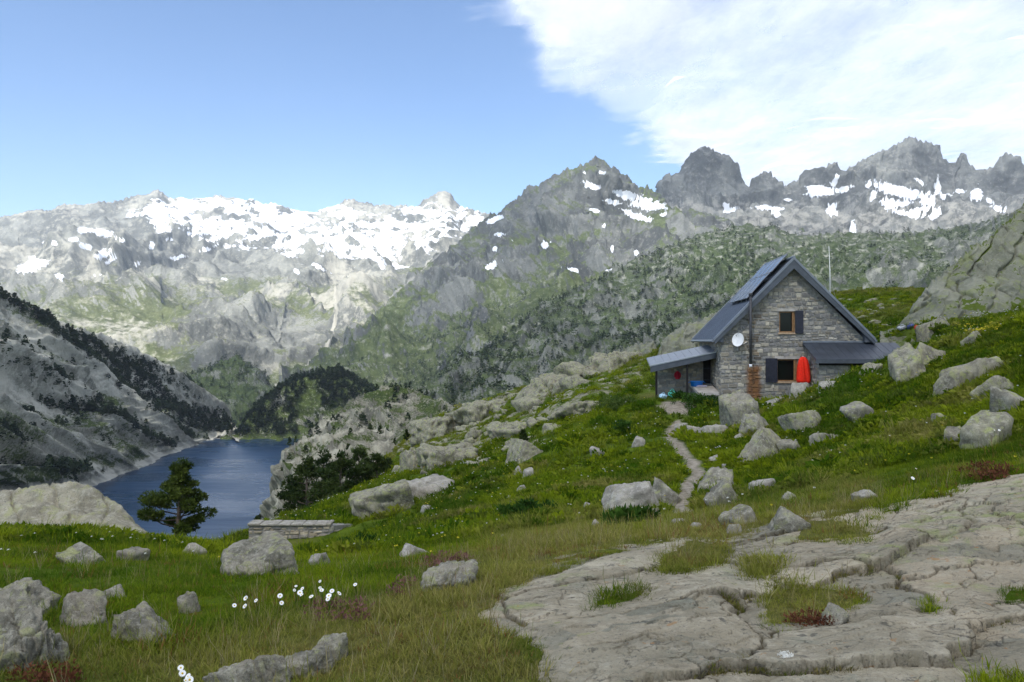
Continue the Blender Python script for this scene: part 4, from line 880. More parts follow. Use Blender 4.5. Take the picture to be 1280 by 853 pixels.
# ================================================================ hut
M_mortar = simple('mortar', (0.26, 0.25, 0.225), 0.95, 0.25, 6, 0.1, bump=0.4)
def stone_mat(name):
    t = NT(name); n = t.noise(9, 7, 0.68); n2 = t.noise(40, 4, 0.7)
    c = t.mix(1.0, t.att('tone', 'GEOMETRY', 'Color'), t.ramp(n, [(0.3, (0.72,) * 3), (0.7, (1.22,) * 3)]), 'MULTIPLY')
    c = t.mix(t.math('MULTIPLY', t.step(n2, 0.55, 0.7), .5), c, (0.12, 0.118, 0.105))
    return t.bsdf(c, 0.93, t.bump(t.math('ADD', n, t.math('MULTIPLY', n2, .3)), 0.7, 0.03), 0.12)
M_stone = stone_mat('wall_stone')
M_roof = simple('roof_sheet', (0.040, 0.048, 0.062), 0.45, 0.18, 1.4, 0.45)
M_trim = simple('roof_trim', (0.17, 0.19, 0.215), 0.4, 0.12, 3, 0.5)
M_fascia = simple('fascia', (0.07, 0.08, 0.094), 0.5, 0.15, 3, 0.4)
M_shut = simple('shutter_paint', (0.018, 0.019, 0.030), 0.5, 0.25, 7, 0.4)
M_wood = simple('window_wood', (0.30, 0.165, 0.072), 0.6, 0.25, 9, 0.3)
M_sill = simple('sill_wood', (0.42, 0.30, 0.19), 0.7, 0.2, 9, 0.3)
M_dark = simple('dark_timber_and_shade', (0.018, 0.016, 0.016), 0.8, 0.3, 5, 0.2)
M_metal = simple('galvanised', (0.34, 0.35, 0.36), 0.4, 0.1, 6, 0.5, 0.6)
M_pipe = simple('flue_metal', (0.055, 0.055, 0.058), 0.5, 0.3, 9, 0.4)
M_white = simple('white_paint', (0.78, 0.78, 0.78), 0.5, 0.05, 5, 0.4)
M_conc = simple('concrete', (0.42, 0.39, 0.345), 0.9, 0.2, 3, 0.15, bump=0.3)
def glass_mat():
    t = NT('window_glass'); return t.bsdf((0.008, 0.010, 0.009), 0.12, None, 0.18)
M_glass = glass_mat()
def panel_mat():
    t = NT('solar_glass'); br = t.n('ShaderNodeTexBrick'); t.l(t.mapping(t.objpos(), (1, 1, 1)), br.inputs[0])
    br.offset = 0; br.inputs['Color1'].default_value = (0.030, 0.040, 0.062, 1); br.inputs['Color2'].default_value = (0.034, 0.046, 0.072, 1); br.inputs['Mortar'].default_value = (0.12, 0.14, 0.17, 1)
    br.inputs['Scale'].default_value = 6; br.inputs['Mortar Size'].default_value = 0.012
    return t.bsdf(br.outputs[0], 0.16, None, 0.6)
M_panel = panel_mat()
M_panel.node_tree.nodes['Principled BSDF'].inputs['Roughness'].default_value = 0.22

cH, sH = math.cos(HA), math.sin(HA)
def W(s, d, z): return (HUT[0] + s * cH + d * sH, HUT[1] - s * sH + d * cH, z)
def SS(px, d):
    u = (px - CX) / F; return (u * (HUT[1] + d * cH) - HUT[0] - d * sH) / (cH + u * sH)
def ZZ(py, s, d): return (CY - py) / F * (HUT[1] - s * sH + d * cH)
hut = empty('mountain_hut', W(3.9, 4, -3.4)); bpy.context.view_layer.update()
tag(hut, 'grey stone mountain hut with steep slate blue gable roof', 'house')
HI = hut.matrix_world.inverted()
def LX(s, d, z): return tuple(HI @ Vector(W(s, d, z)))
def part(mb, name, mat, parent=None, sm=False, bevel=0.0):
    o = mb.build(name, mat, parent or hut, sm, LX, bevel); return o

AP, SL = 3.90, 1.045            # ridge position along the gable, roof slope
RT = 4.62                       # roof top at the ridge
def roof_z(s): return RT - abs(s - AP) * SL
WT = 7.8; BZ = -4.2             # wall width, foundation
rg = random.Random(4)

def wall_with_holes(mb, s0, s1, zb, topf, holes, d0, d1, extra=()):
    br = sorted(set([s0, s1] + [v for h in holes for v in h[:2]] + [e for e in extra if s0 < e < s1]))
    for a, b in zip(br[:-1], br[1:]):
        segs = []; z = zb
        for h in sorted([h for h in holes if h[0] <= a + 1e-6 and h[1] >= b - 1e-6], key=lambda h: h[2]): segs.append((z, z, h[2], h[2])); z = h[3]
        segs.append((z, z, topf(a), topf(b)))
        for za, zb_, ta, tb in segs:
            mb.hexa([(a, d0, za), (b, d0, zb_), (b, d1, zb_), (a, d1, za), (a, d0, ta), (b, d0, tb), (b, d1, tb), (a, d1, ta)])

def masonry(mb, s0, s1, z0, topf, holes, conv, proud=0.035, hmin=.12, hmax=.28, wmin=.15, wmax=.42, tone=None, seed=1):
    """irregular coursed stones standing proud of the mortar; conv(s, out, z) puts a point on the wall"""
    r = random.Random(seed); z = z0
    while z < max(topf(s0), topf(s1), topf(AP) if s0 < AP < s1 else -99):
        h = r.uniform(hmin, hmax); s = s0 + (r.uniform(-.2, 0))
        while s < s1:
            w = r.uniform(wmin, wmax) * (1.25 if h > .2 else 1); a, b = max(s, s0), min(s + w, s1); g = 0.014
            wv = .05 * math.sin(1.3 * s + 7 * z) + .03 * math.sin(3.7 * s + 3 * z); za, zb = z + wv + r.uniform(0, .03), z + wv + h - r.uniform(0, .03)
            ok = b - a > .07 and zb < min(topf(a), topf(b))
            for hs0, hs1, hz0, hz1 in holes:
                if b > hs0 and a < hs1 and zb > hz0 and za < hz1:
                    if a < hs0 - .06: b = min(b, hs0)
                    elif b > hs1 + .06: a = max(a, hs1)
                    else: ok = False
            if ok and b - a > .07:
                j = lambda k=.034: r.uniform(-k, k); p = proud * r.uniform(.4, 1.5)
                base = r.choice([(0.27, 0.255, 0.225), (0.34, 0.31, 0.25), (0.23, 0.222, 0.205), (0.40, 0.365, 0.29), (0.31, 0.275, 0.215), (0.25, 0.24, 0.225), (0.46, 0.42, 0.335)])
                k = r.uniform(.68, 1.18); mb.col = tuple(c * k for c in base)
                if tone: mb.col = tone((a + b) / 2, (za + zb) / 2, mb.col, r)
                q = [(a + g, za), (b - g, za), (b - g, zb), (a + g, zb)]; m = 0.028
                q2 = [(a + g + m, za + m), (b - g - m, za + m), (b - g - m, zb - m), (a + g + m, zb - m)]
                back = [conv(x + j(), -0.02, y_ + j()) for x, y_ in q]; front = [conv(x + j(.01), p + j(.008), y_ + j(.01)) for x, y_ in q2]
                mb.add(back + front, [(4, 5, 6, 7), (0, 1, 5, 4), (1, 2, 6, 5), (2, 3, 7, 6), (3, 0, 4, 7)])
            s += w
        z += h

# openings in the gable: s0, s1, z0, z1
uw = (SS(974, 0), SS(994, 0), ZZ(416, 3, 0), ZZ(389.5, 3, 0)); lw = (SS(971, 0), SS(997, 0), ZZ(477, 3, 0), ZZ(449, 3, 0))
rs = (SS(931, 0), SS(953, 0), ZZ(494, 2, 0), ZZ(457, 2, 0))
def rust_tone(s, z, c, r):
    if False:
        mid = (rs[0] + rs[1]) / 2; w = (rs[1] - rs[0]) / 2 * (0.55 + .45 * min(1, (rs[3] - z) / .8))
        if abs(s - mid) < w + r.uniform(-.08, .08): k = r.uniform(.75, 1.05); m_ = r.uniform(.25, .5); return (.19 * k * (1 - m_) + c[0] * m_, .085 * k * (1 - m_) + c[1] * m_ * .8, .03 * k * (1 - m_) + c[2] * m_ * .6)
    if abs(s - SS(941, 0)) < .22 + r.uniform(-.1, .1) and z > rs[3]: return (c[0] * .62, c[1] * .56, c[2] * .5)
    return c
_m = W((rs[0] + rs[1]) / 2, -.03, 0)
def rust_stain(mat):
    """iron stain running down the gable below the flue"""
    nt = mat.node_tree; p = nt.nodes['Principled BSDF']; src = p.inputs['Base Color'].links[0].from_socket
    t = NT.__new__(NT); t.m = mat; t.t = nt; t.out = None
    sx = t.n('ShaderNodeSeparateXYZ'); t.l(t.pos(), sx.inputs[0]); nz_ = t.noise(3.2, 6, .65)
    x = t.math('ABSOLUTE', t.math('SUBTRACT', sx.outputs[0], _m[0])); x = t.math('ADD', x, t.math('MULTIPLY', t.math('SUBTRACT', nz_, .5), .55))
    fx = t.math('SUBTRACT', 1.0, t.step(x, .22, .52)); z = t.math('ADD', sx.outputs[2], t.math('MULTIPLY', t.math('SUBTRACT', nz_, .5), .6))
    fz = t.math('SUBTRACT', 1.0, t.step(z, rs[3] - .1, rs[3] + .12)); yn = t.math('SUBTRACT', 1.0, t.step(sx.outputs[1], _m[1] + .3, _m[1] + .5)); yn = t.math('MULTIPLY', yn, t.step(sx.outputs[1], _m[1] - .6, _m[1] - .5))
    f = t.math('MULTIPLY', t.math('MULTIPLY', fx, fz), t.math('MULTIPLY', yn, .85))
    t.l(t.mix(f, src, t.ramp(nz_, [(.3, (.10, .042, .014)), (.7, (.29, .125, .035))])), p.inputs['Base Color'])
rust_stain(M_stone); rust_stain(M_mortar)
gable_top = lambda s: roof_z(s) - 0.42
mb = MB(); wall_with_holes(mb, 0, WT, BZ, gable_top, [uw, lw], 0, .5, (AP,)); gw = part(mb, 'gable_wall', M_mortar)
mb = MB(); masonry(mb, 0, WT, -3.95, gable_top, [uw, lw], lambda s, o, z: (s, -o, z), tone=rust_tone, seed=3)
f = part(mb, 'wall_stones', M_stone, gw); f['kind'] = 'stuff'
eave_w = RT - AP * SL - 0.40
mb = MB(); mb.box((0, .5, BZ), (.5, 8.8, eave_w)); lw_ = part(mb, 'side_wall', M_mortar)
mb = MB(); masonry(mb, 0, 8.8, -3.95, lambda s: eave_w, [], lambda s, o, z: (-o, s, z), seed=5); f = part(mb, 'wall_stones', M_stone, lw_); f['kind'] = 'stuff'
mb = MB(); mb.box((WT - .5, .5, BZ), (WT, 8.8, eave_w)); part(mb, 'side_wall', M_mortar)
mb = MB(); wall_with_holes(mb, .5, WT - .5, BZ, gable_top, [], 8.3, 8.8, (AP,)); part(mb, 'back_wall', M_mortar)
mb = MB(); mb.box((.5, .5, -3.6), (WT - .5, 8.3, -3.5)); part(mb, 'floor', M_dark)
# roof
OV = .42
for sg in (-1, 1):
    e = AP + sg * (AP + OV); T = .16
    mb = MB(); mb.hexa([(AP, -.42, RT - T), (e, -.42, roof_z(e) - T), (e, 9.2, roof_z(e) - T), (AP, 9.2, RT - T), (AP, -.42, RT), (e, -.42, roof_z(e)), (e, 9.2, roof_z(e)), (AP, 9.2, RT)])
    rf = part(mb, 'roof_slope', M_roof)
    n = 17
    for k in range(n):                                       # standing seams
        d = .1 + k * 9.0 / n
        m2 = MB(); a = .014
        m2.hexa([(AP + sg * .05, d, RT - .05 * SL), (e, d, roof_z(e)), (e, d + .03, roof_z(e)), (AP + sg * .05, d + .03, RT - .05 * SL), (AP + sg * .05, d, RT - .05 * SL + a), (e, d, roof_z(e) + a), (e, d + .03, roof_z(e) + a), (AP + sg * .05, d + .03, RT - .05 * SL + a)])
        part(m2, 'seam', M_roof, rf)
    for d0, d1, nm in ((-.50, -.42, 'barge_board'), (9.2, 9.28, 'barge_board')):
        mb = MB(); dz = .60
        mb.hexa([(AP, d0, RT - dz), (e, d0, roof_z(e) - .30), (e, d1, roof_z(e) - .30), (AP, d1, RT - dz), (AP, d0, RT - .02), (e, d0, roof_z(e) - .02), (e, d1, roof_z(e) - .02), (AP, d1, RT - .02)])
        part(mb, nm, M_fascia, rf)
        mb = MB(); mb.hexa([(AP, d0 - .03, RT - .10), (e + sg * .03, d0 - .03, roof_z(e) - .10), (e + sg * .03, d1 + .1, roof_z(e) - .10), (AP, d1 + .1, RT - .10), (AP, d0 - .03, RT + .06), (e + sg * .03, d0 - .03, roof_z(e) + .06), (e + sg * .03, d1 + .1, roof_z(e) + .06), (AP, d1 + .1, RT + .06)])
        part(mb, 'verge_trim', M_trim, rf)
    mb = MB(); mb.tube([(e + sg * .07, -.45, roof_z(e) - .10), (e + sg * .07, 9.2, roof_z(e) - .10)], .075, 8); part(mb, 'gutter', M_trim, rf)
    mb = MB(); mb.hexa([(e, -.4, roof_z(e) - T - .01), (e - sg * .5, -.4, roof_z(e) - T - .01), (e - sg * .5, 9.2, roof_z(e) - T - .01), (e, 9.2, roof_z(e) - T - .01), (e, -.4, roof_z(e) - T), (e - sg * .5, -.4, roof_z(e - sg * .5) - T), (e - sg * .5, 9.2, roof_z(e - sg * .5) - T), (e, 9.2, roof_z(e) - T)])
    part(mb, 'soffit', M_fascia, rf)
mb = MB(); mb.tube([(AP, -.5, RT + .03), (AP, 9.2, RT + .03)], .09, 8); part(mb, 'ridge_cap', M_trim)
# solar panels on racks above the left slope
for r_, (sa, sb) in enumerate(((SS(934, .7), 2.85), (2.95, 3.82))):
    for c_ in range(4):
        d0 = .75 + c_ * 1.5; d1 = d0 + 1.44; la = .22 if r_ == 0 else .30; lb = .34 if r_ == 0 else .38
        za, zb_ = roof_z(sa) + la, roof_z(sb) + lb
        mb = MB(); mb.hexa([(sa, d0, za), (sb, d0, zb_), (sb, d1, zb_), (sa, d1, za), (sa, d0, za + .05), (sb, d0, zb_ + .05), (sb, d1, zb_ + .05), (sa, d1, za + .05)])
        p = part(mb, 'solar_panel', M_panel)
        mb = MB(); fr = .05
        for (xa, da, xb, db) in ((sa, d0, sb, d0), (sa, d1, sb, d1), (sa, d0, sa, d1), (sb, d0, sb, d1)):
            z_a = za + (zb_ - za) * (xa - sa) / (sb - sa); z_b = za + (zb_ - za) * (xb - sa) / (sb - sa)
            mb.tube([(xa, da, z_a + .03), (xb, db, z_b + .03)], .035, 6)
        mb.tube([(sa + .1, (d0 + d1) / 2, roof_z(sa + .1)), (sa + .1, (d0 + d1) / 2, za + .1)], .02, 6); mb.tube([(sb - .1, (d0 + d1) / 2, roof_z(sb - .1)), (sb - .1, (d0 + d1) / 2, zb_)], .02, 6)
        part(mb, 'frame', M_trim, p)
# windows
def window(h, shut_s0, shut_s1, nm, mull=True):
    a, b, z0, z1 = h
    mb = MB(); f_ = .07
    mb.box((a, .10, z0), (a + f_, .24, z1)); mb.box((b - f_, .10, z0), (b, .24, z1)); mb.box((a + f_, .10, z1 - f_), (b - f_, .24, z1)); mb.box((a + f_, .10, z0), (b - f_, .24, z0 + f_))
    w = part(mb, nm, M_wood)
    mb = MB(); mb.box((a + f_, .17, z0 + f_), (b - f_, .19, z1 - f_)); part(mb, 'pane', M_glass, w)
    mb = MB(); mb.box((a - .05, -.10, z0 - .09), (b + .05, .12, z0 - .002)); part(mb, 'sill', M_sill, w)
    mb = MB(); mb.box((a - .12, -.055, z1 + .002), (b + .12, .10, z1 + .16)); part(mb, 'lintel', M_conc, w)
    mb = MB(); mb.box((shut_s0, -.13, z0 - .05), (shut_s1, -.085, z1 + .04)); sh_ = part(mb, 'shutter', M_shut, w)
    for zz in (z0 + .12, z1 - .2):
        mb = MB(); mb.box((shut_s0 + .03, -.15, zz), (shut_s1 - .03, -.132, zz + .09)); part(mb, 'batten', M_shut, w)
    return w
w = window(uw, uw[1] - .02, SS(1004, -.1), 'window')
mb = MB(); mb.box((uw[1] - .16, .02, uw[2] + .06), (uw[1] - .08, .09, uw[3] - .03)); part(mb, 'open_sash', M_wood, w)
w2 = window(lw, SS(957, -.1), lw[0] + .01, 'window')
mb = MB(); mb.box((lw[1] - .2, .0, lw[2] + .06), (lw[1] - .11, .09, lw[3] - .04)); part(mb, 'open_sash', M_wood, w2)
# flue with white cap
sp = SS(938, -.6); mb = MB(); mb.tube([(sp, -.66, ZZ(457, sp, -.6)), (sp, -.66, ZZ(368, sp, -.6))], .075, 10); fl = part(mb, 'flue_pipe', M_pipe, sm=True)
mb = MB(); mb.tube([(sp, -.66, ZZ(370, sp, -.6)), (sp, -.66, ZZ(366.5, sp, -.6))], .11, 10); part(mb, 'cap', M_pipe, fl, sm=True)
mb = MB(); mb.tube([(sp, -.66, ZZ(459, sp, -.6)), (sp, -.66, ZZ(455.5, sp, -.6))], .09, 10); part(mb, 'white_collar', M_white, fl, sm=True)
for py in (390, 425, 448): 
    mb = MB(); zz = ZZ(py, sp, -.3); mb.box((sp - .02, -.62, zz), (sp + .02, .02, zz + .03)); part(mb, 'bracket', M_pipe, fl)
# stay wire from panel rack to flue
mb = MB(); mb.tube([(sp, -.66, ZZ(369, sp, -.6)), (2.8, 1.0, roof_z(2.8) + .35)], .012, 5); part(mb, 'stay_wire', M_pipe, fl)
# satellite dish
ds, dz = SS(923, -.5), ZZ(425, 1, -.5)
V = []; nrm = Vector((-.42, -.85, .30)).normalized(); ax1 = nrm.cross(Vector((0, 0, 1))).normalized(); ax2 = ax1.cross(nrm)
def dishp(r, a, off=0): 
    p = Vector((ds, -.42, dz)) + (ax1 * math.cos(a) * .33 - ax2 * math.sin(a) * .40) * r + nrm * (.10 * r * r - .05 + off); return tuple(p)
mb = MB()
for off in (0, -.012):
    vs = [dishp(0, 0, off)] + [dishp(k / 4, a * math.pi / 12, off) for k in range(1, 5) for a in range(24)]
    fs = [(0, 1 + a, 1 + (a + 1) % 24) for a in range(24)] + [(1 + k * 24 + a, 1 + (k + 1) * 24 + a, 1 + (k + 1) * 24 + (a + 1) % 24, 1 + k * 24 + (a + 1) % 24) for k in range(3) for a in range(24)]
    mb.add(vs, fs)
dish = part(mb, 'satellite_dish', M_white, sm=True)
mb = MB(); c0 = Vector((ds, -.42, dz)); mb.tube([tuple(c0 - nrm * .06), (ds + .02, -.05, dz - .25), (ds + .02, .02, dz - .25)], .025, 6); mb.tube([(ds + .02, -.06, dz - .6), (ds + .02, -.06, dz - .1)], .022, 6); part(mb, 'mount', M_metal, dish)
mb = MB(); fp = c0 + nrm * .42 - ax2 * -.12; mb.tube([dishp(.98, -math.pi / 2), tuple(fp)], .012, 5); mb.tube([tuple(fp), tuple(fp + nrm * -.09)], .032, 8); part(mb, 'receiver_arm', M_metal, dish)
mb = MB(); mb.tube([(ds - .55, -.06, dz - .15), (ds + .02, -.06, dz - .38), (ds + .55, -.06, dz - .12)], .014, 5); part(mb, 'stay', M_metal, dish)

# lean-to on the gable, running out to the right
ls0, ls1 = SS(1003, 0), SS(1119, 0); zt_, zf = ZZ(428.5, 6, 0), -0.95; df = -2.75
mb = MB(); mb.hexa([(ls0, df, zf - .12), (ls1, df, zf - .12), (ls1, 0.0, zt_ - .12), (ls0, 0.0, zt_ - .12), (ls0, df, zf), (ls1, df, zf), (ls1, 0.0, zt_), (ls0, 0.0, zt_)])
lr = part(mb, 'lean_to_roof', M_roof)
mb = MB(); mb.box((ls0, -.09, zt_), (WT + .4, -.04, zt_ + .09)); part(mb, 'flashing', M_trim, lr)
mb = MB(); mb.box((ls0 - .03, df - .05, zf - .22), (ls1, df - .004, zf - .01)); part(mb, 'fascia', M_fascia, lr)
for k in range(1, 12):
    s = ls0 + k * (ls1 - ls0) / 12; mb = MB(); mb.hexa([(s, df, zf), (s + .025, df, zf), (s + .025, -.1, zt_ - .035), (s, -.1, zt_ - .035), (s, df, zf + .012), (s + .025, df, zf + .012), (s + .025, -.1, zt_ - .022), (s, -.1, zt_ - .022)]); part(mb, 'seam', M_roof, lr)
wl0 = ls0 + .25; fw = df + .45
mb = MB(); ztop = lambda d: zf - .14 + (d - df) / (0 - df) * (zt_ - zf)
mb.hexa([(wl0, fw, BZ), (wl0 + .4, fw, BZ), (wl0 + .4, -.05, BZ), (wl0, -.05, BZ), (wl0, fw, ztop(fw)), (wl0 + .4, fw, ztop(fw)), (wl0 + .4, -.05, ztop(-.05)), (wl0, -.05, ztop(-.05))]); sw = part(mb, 'lean_to_side_wall', M_mortar)
mb = MB(); masonry(mb, fw, -.06, -3.9, lambda d: ztop(d), [], lambda s, o, z: (wl0 - o, s, z), seed=9); f = part(mb, 'wall_stones', M_stone, sw); f['kind'] = 'stuff'
dr0, dr1 = SS(1063, fw), SS(1087, fw); mb = MB(); wall_with_holes(mb, wl0 + .4, ls1 - .3, BZ, lambda s: ztop(fw), [(dr0, dr1, BZ + .8, ztop(fw) - .15)], fw, fw + .4); fwm = part(mb, 'lean_to_front_wall', M_mortar)
mb = MB(); masonry(mb, wl0, ls1 - .3, -3.9, lambda s: ztop(fw) - .35, [(dr0, dr1, BZ + .8, 3)], lambda s, o, z: (s, fw - o, z), tone=lambda s, z, c, r: tuple(v * 1.1 for v in c), seed=11); f = part(mb, 'wall_stones', M_stone, fwm); f['kind'] = 'stuff'
mb = MB(); mb.box((dr0, fw + .15, BZ + .8), (dr1, fw + .2, ztop(fw) - .16)); part(mb, 'door', M_dark, fwm)
mb = MB(); mb.box((wl0, fw - .06, ztop(fw) - .34), (ls1 - .3, fw - .005, ztop(fw) - .02)); part(mb, 'eave_shade_strip', M_dark, fwm)  # dark strip standing in for the shade under the lean-to eave
mb = MB(); mb.box((ls1 - .7, fw + .4, BZ), (ls1 - .3, -.05, ztop(fw))); part(mb, 'lean_to_end_wall', M_mortar)

# porch on the left side
pd0, pd1 = 1.3, 4.6; ps0 = SS(813, pd0); ps1 = -.06
zl, zh = ZZ(458, -4, pd0), ZZ(440.5, -.3, pd0); up = .42
mb = MB(); mb.hexa([(ps0, pd0, zl - .1), (ps1, pd0, zh - .1), (ps1, pd1, zh - .1 + up), (ps0, pd1, zl - .1 + up), (ps0, pd0, zl), (ps1, pd0, zh), (ps1, pd1, zh + up), (ps0, pd1, zl + up)])
pr = part(mb, 'porch_roof', M_trim)
mb = MB(); mb.hexa([(ps0, pd0 - .05, zl - .36), (ps1, pd0 - .05, zh - .34), (ps1, pd0 - .003, zh - .34), (ps0, pd0 - .003, zl - .36), (ps0, pd0 - .05, zl - .03), (ps1, pd0 - .05, zh - .03), (ps1, pd0 - .003, zh - .03), (ps0, pd0 - .003, zl - .03)]); part(mb, 'fascia', M_fascia, pr)
mb = MB(); mb.hexa([(ps0 - .03, pd0 - .09, zl - .02), (ps1, pd0 - .09, zh - .02), (ps1, pd0 + .06, zh - .01), (ps0 - .03, pd0 + .06, zl - .01), (ps0 - .03, pd0 - .09, zl + .05), (ps1, pd0 - .09, zh + .05), (ps1, pd0 + .06, zh + .06), (ps0 - .03, pd0 + .06, zl + .06)]); part(mb, 'edge_trim', M_metal, pr)
for k in range(1, 9):
    s = ps0 + k * (ps1 - ps0) / 9; z_ = zl + (zh - zl) * k / 9; mb = MB(); mb.hexa([(s, pd0 + .07, z_), (s + .025, pd0 + .07, z_), (s + .025, pd1, z_ + up), (s, pd1, z_ + up), (s, pd0 + .07, z_ + .03), (s + .025, pd0 + .07, z_ + .03), (s + .025, pd1, z_ + up + .03), (s, pd1, z_ + up + .03)]); part(mb, 'seam', M_trim, pr)
pwd = 3.4; pw0 = SS(822, pwd); door0, door1 = SS(879, pwd), SS(899, pwd)
ptop = lambda s: zl + (zh - zl) * (s - ps0) / (ps1 - ps0) + up * (pwd - pd0) / (pd1 - pd0) - .12
mb = MB(); wall_with_holes(mb, pw0, -.05, BZ, ptop, [(door0, min(door1, -.06), -2.75, -.95)], pwd, pwd + .4); pw = part(mb, 'porch_wall', M_mortar)
mb = MB(); masonry(mb, pw0, -.05, -3.9, ptop, [(door0, 1, -9, 3)], lambda s, o, z: (s, pwd - o, z), tone=lambda s, z, c, r: (c[0] * 1.12, c[1] * 1.04, c[2] * .98), seed=13); f = part(mb, 'wall_stones', M_stone, pw); f['kind'] = 'stuff'
mb = MB(); mb.box((door0, pwd + .06, -2.75), (min(door1, -.06), pwd + .12, -.95)); dd = part(mb, 'door', M_dark, pw)
for zz in (-2.4, -1.7, -1.2): 
    mb = MB(); mb.box((door0 + .05, pwd + .035, zz), (min(door1, -.06) - .05, pwd + .058, zz + .07)); part(mb, 'batten', M_shut, pw)
for px, dz in ((820.5, .0), (859, .35)):
    s = SS(px, pd0 + .12); z1 = zl + (zh - zl) * (s - ps0) / (ps1 - ps0) - .1; mb = MB(); mb.box((s - .06, pd0 + .06, -3.9), (s + .06, pd0 + .18, z1)); part(mb, 'post', M_dark)
s = SS(898, pd0 + .1); mb = MB(); mb.box((s - .05, pd0 + .06, -3.2), (s + .05, pd0 + .16, zh - .1)); part(mb, 'post', M_dark)
# terrace platform
t0 = SS(864, 2.6); t1 = SS(873, .1)
mb = MB(); mb.hexa([(t1, .05, -3.08), (-.06, .05, -3.08), (-.06, 3.3, -2.75), (t0, 3.3, -2.75), (t1, .05, -2.93), (-.06, .05, -2.93), (-.06, 3.3, -2.58), (t0, 3.3, -2.58)]); tp = part(mb, 'terrace_slab', M_conc)
mb = MB(); mb.hexa([(t1 + .1, .2, BZ), (-.06, .2, BZ), (-.06, 3.2, BZ), (t0 + .1, 3.2, BZ), (t1 + .1, .2, -3.085), (-.06, .2, -3.085), (-.06, 3.2, -2.76), (t0 + .1, 3.2, -2.76)]); tw = part(mb, 'terrace_wall', M_mortar)
mb = MB(); masonry(mb, t1 + .1, -.08, -3.9, lambda s: -3.09, [], lambda s, o, z: (s, .2 - o, z), seed=15); f = part(mb, 'wall_stones', M_stone, tw); f['kind'] = 'stuff'
# roof aerial
s = SS(1020, .3); mb = MB(); mb.tube([(s, .3, roof_z(s) - .02), (s, .3, ZZ(345, s, .3))], .018, 6); part(mb, 'aerial', M_metal)

# ---- things round the hut
# red closed parasol
us, ud = SS(1004, -1.0), -.95; ub = W(us, ud, ZZ(479, us, ud)); k = (479 - 446) / F * ub[1]
par = empty('parasol', ub); tag(par, 'closed bright red parasol standing at the lower hut window', 'parasol')
M_red = simple('red_fabric', (0.80, 0.028, 0.010), 0.75, 0.12, 12, 0.2)
n, vs, fs = 32, [], []
prof = [(0.02, 1.0), (.08, .97), (.135, .86), (.165, .65), (.18, .45), (.195, .25), (.20, .10), (.18, .02), (.12, .0)]
for i, (r_, z_) in enumerate(prof):
    for a in range(n):
        th = 2 * math.pi * a / n; rr_ = r_ * (1 + .30 * math.cos(7 * th + z_ * 2.2) * min(1, r_ / .1)) * k / 1.42 * 1.5; vs.append((rr_ * math.cos(th) + .03 * k * (1 - z_), rr_ * math.sin(th), z_ * k))
for i in range(len(prof) - 1):
    for a in range(n): fs.append((i * n + a, i * n + (a + 1) % n, (i + 1) * n + (a + 1) % n, (i + 1) * n + a))
mb = MB(); mb.add(vs, fs); mb.build('canopy', M_red, par, True)
mb = MB(); mb.tube([(0, 0, -.75), (0, 0, k * 1.03)], .022, 8); mb.build('pole', M_white, par, True)
mb = MB(); mb.lathe([(.0, -.68), (.26, -.68), (.28, -.75), (.0, -.75)], 20); mb.build('base', M_conc, par)
# mast on the rise
my = 84.0; mx = (1038 - CX) / F * my; mz = zt1(mx, my); mast = empty('radio_mast', (mx, my, mz)); tag(mast, 'tall thin white mast on the rise behind the roof', 'mast')
H_ = (CY - 308) / F * my - mz; mb = MB(); mb.tube([(0, 0, -.3), (-.05, 0, H_ * .6), (-.16, 0, H_)], [.055, .045, .02], 8); mb.build('pole', M_white, mast, True)
mb = MB()
for z_ in (H_ * .93, H_ * .8): mb.tube([(-.5, 0, z_), (.25, 0, z_)], .012, 5)
mb.build('aerial_rods', M_metal, mast)
for a in (0.6, 2.7, 4.8):
    mb = MB(); mb.tube([(-.03, 0, H_ * .5), (1.5 * math.cos(a), 1.5 * math.sin(a), .05)], .008, 4); mb.build('guy_wire', M_metal, mast)

# blue tub, red jacket, bags
def bag(loc, size, col, label, seed, cat='bag', name='bag'):
    e = empty(name, loc); tag(e, label, cat)
    m = simple(name + '_cloth', col, .6, .18, 12, .3); me = rock_mesh('sack', size, seed, 4, planes=9, sharp=6, rough=.10); link('sack', me, m, e)
    mb = MB(); mb.tube([(-size[0] * .18, 0, size[2] * .88), (-size[0] * .1, 0, size[2] * 1.12), (size[0] * .1, 0, size[2] * 1.12), (size[0] * .18, 0, size[2] * .88)], size[0] * .035, 6); mb.build('handle', m, e, True)
    mb = MB(); mb.tube([(-size[0] * .3, -size[1] * .47, size[2] * .5), (0, -size[1] * .52, size[2] * .62), (size[0] * .3, -size[1] * .47, size[2] * .5)], size[0] * .03, 6); mb.build('strap', m, e, True)
    return e
tb = W(SS(871, 2.2), 2.2, -2.69 + .0); tub = empty('plastic_tub', tb); tag(tub, 'bright blue plastic tub on the porch terrace', 'tub')
M_blue = simple('blue_plastic', (0.012, 0.19, 0.62), .4, .08, 6, .4)
mb = MB(); mb.lathe([(.0, .0), (.27, .0), (.31, .28), (.345, .29), (.345, .31), (.30, .31), (.26, .03), (.0, .03)], 24); tbo = mb.build('shell', M_blue, tub, True); tbo.scale = (1.25, .9, 1)
for sg in (-1, 1): mb = MB(); mb.tube([(sg * .42, -.09, .25), (sg * .48, -.06, .22), (sg * .48, .06, .22), (sg * .42, .09, .25)], .015, 6); mb.build('handle', M_blue, tub)
mb = MB(); 
for r_ in range(3): mb.box((-.1 + r_ * .05, -.40, .0 + r_ * .02), (.5, -.30 + r_ * .02, .035 + r_ * .02))
cl = mb.build('folded_cloth', simple('lilac_cloth', (.62, .58, .72), .8, .1, 9), None); cl.location = tb; tag(cl, 'pale folded cloth lying in front of the blue tub', 'cloth')
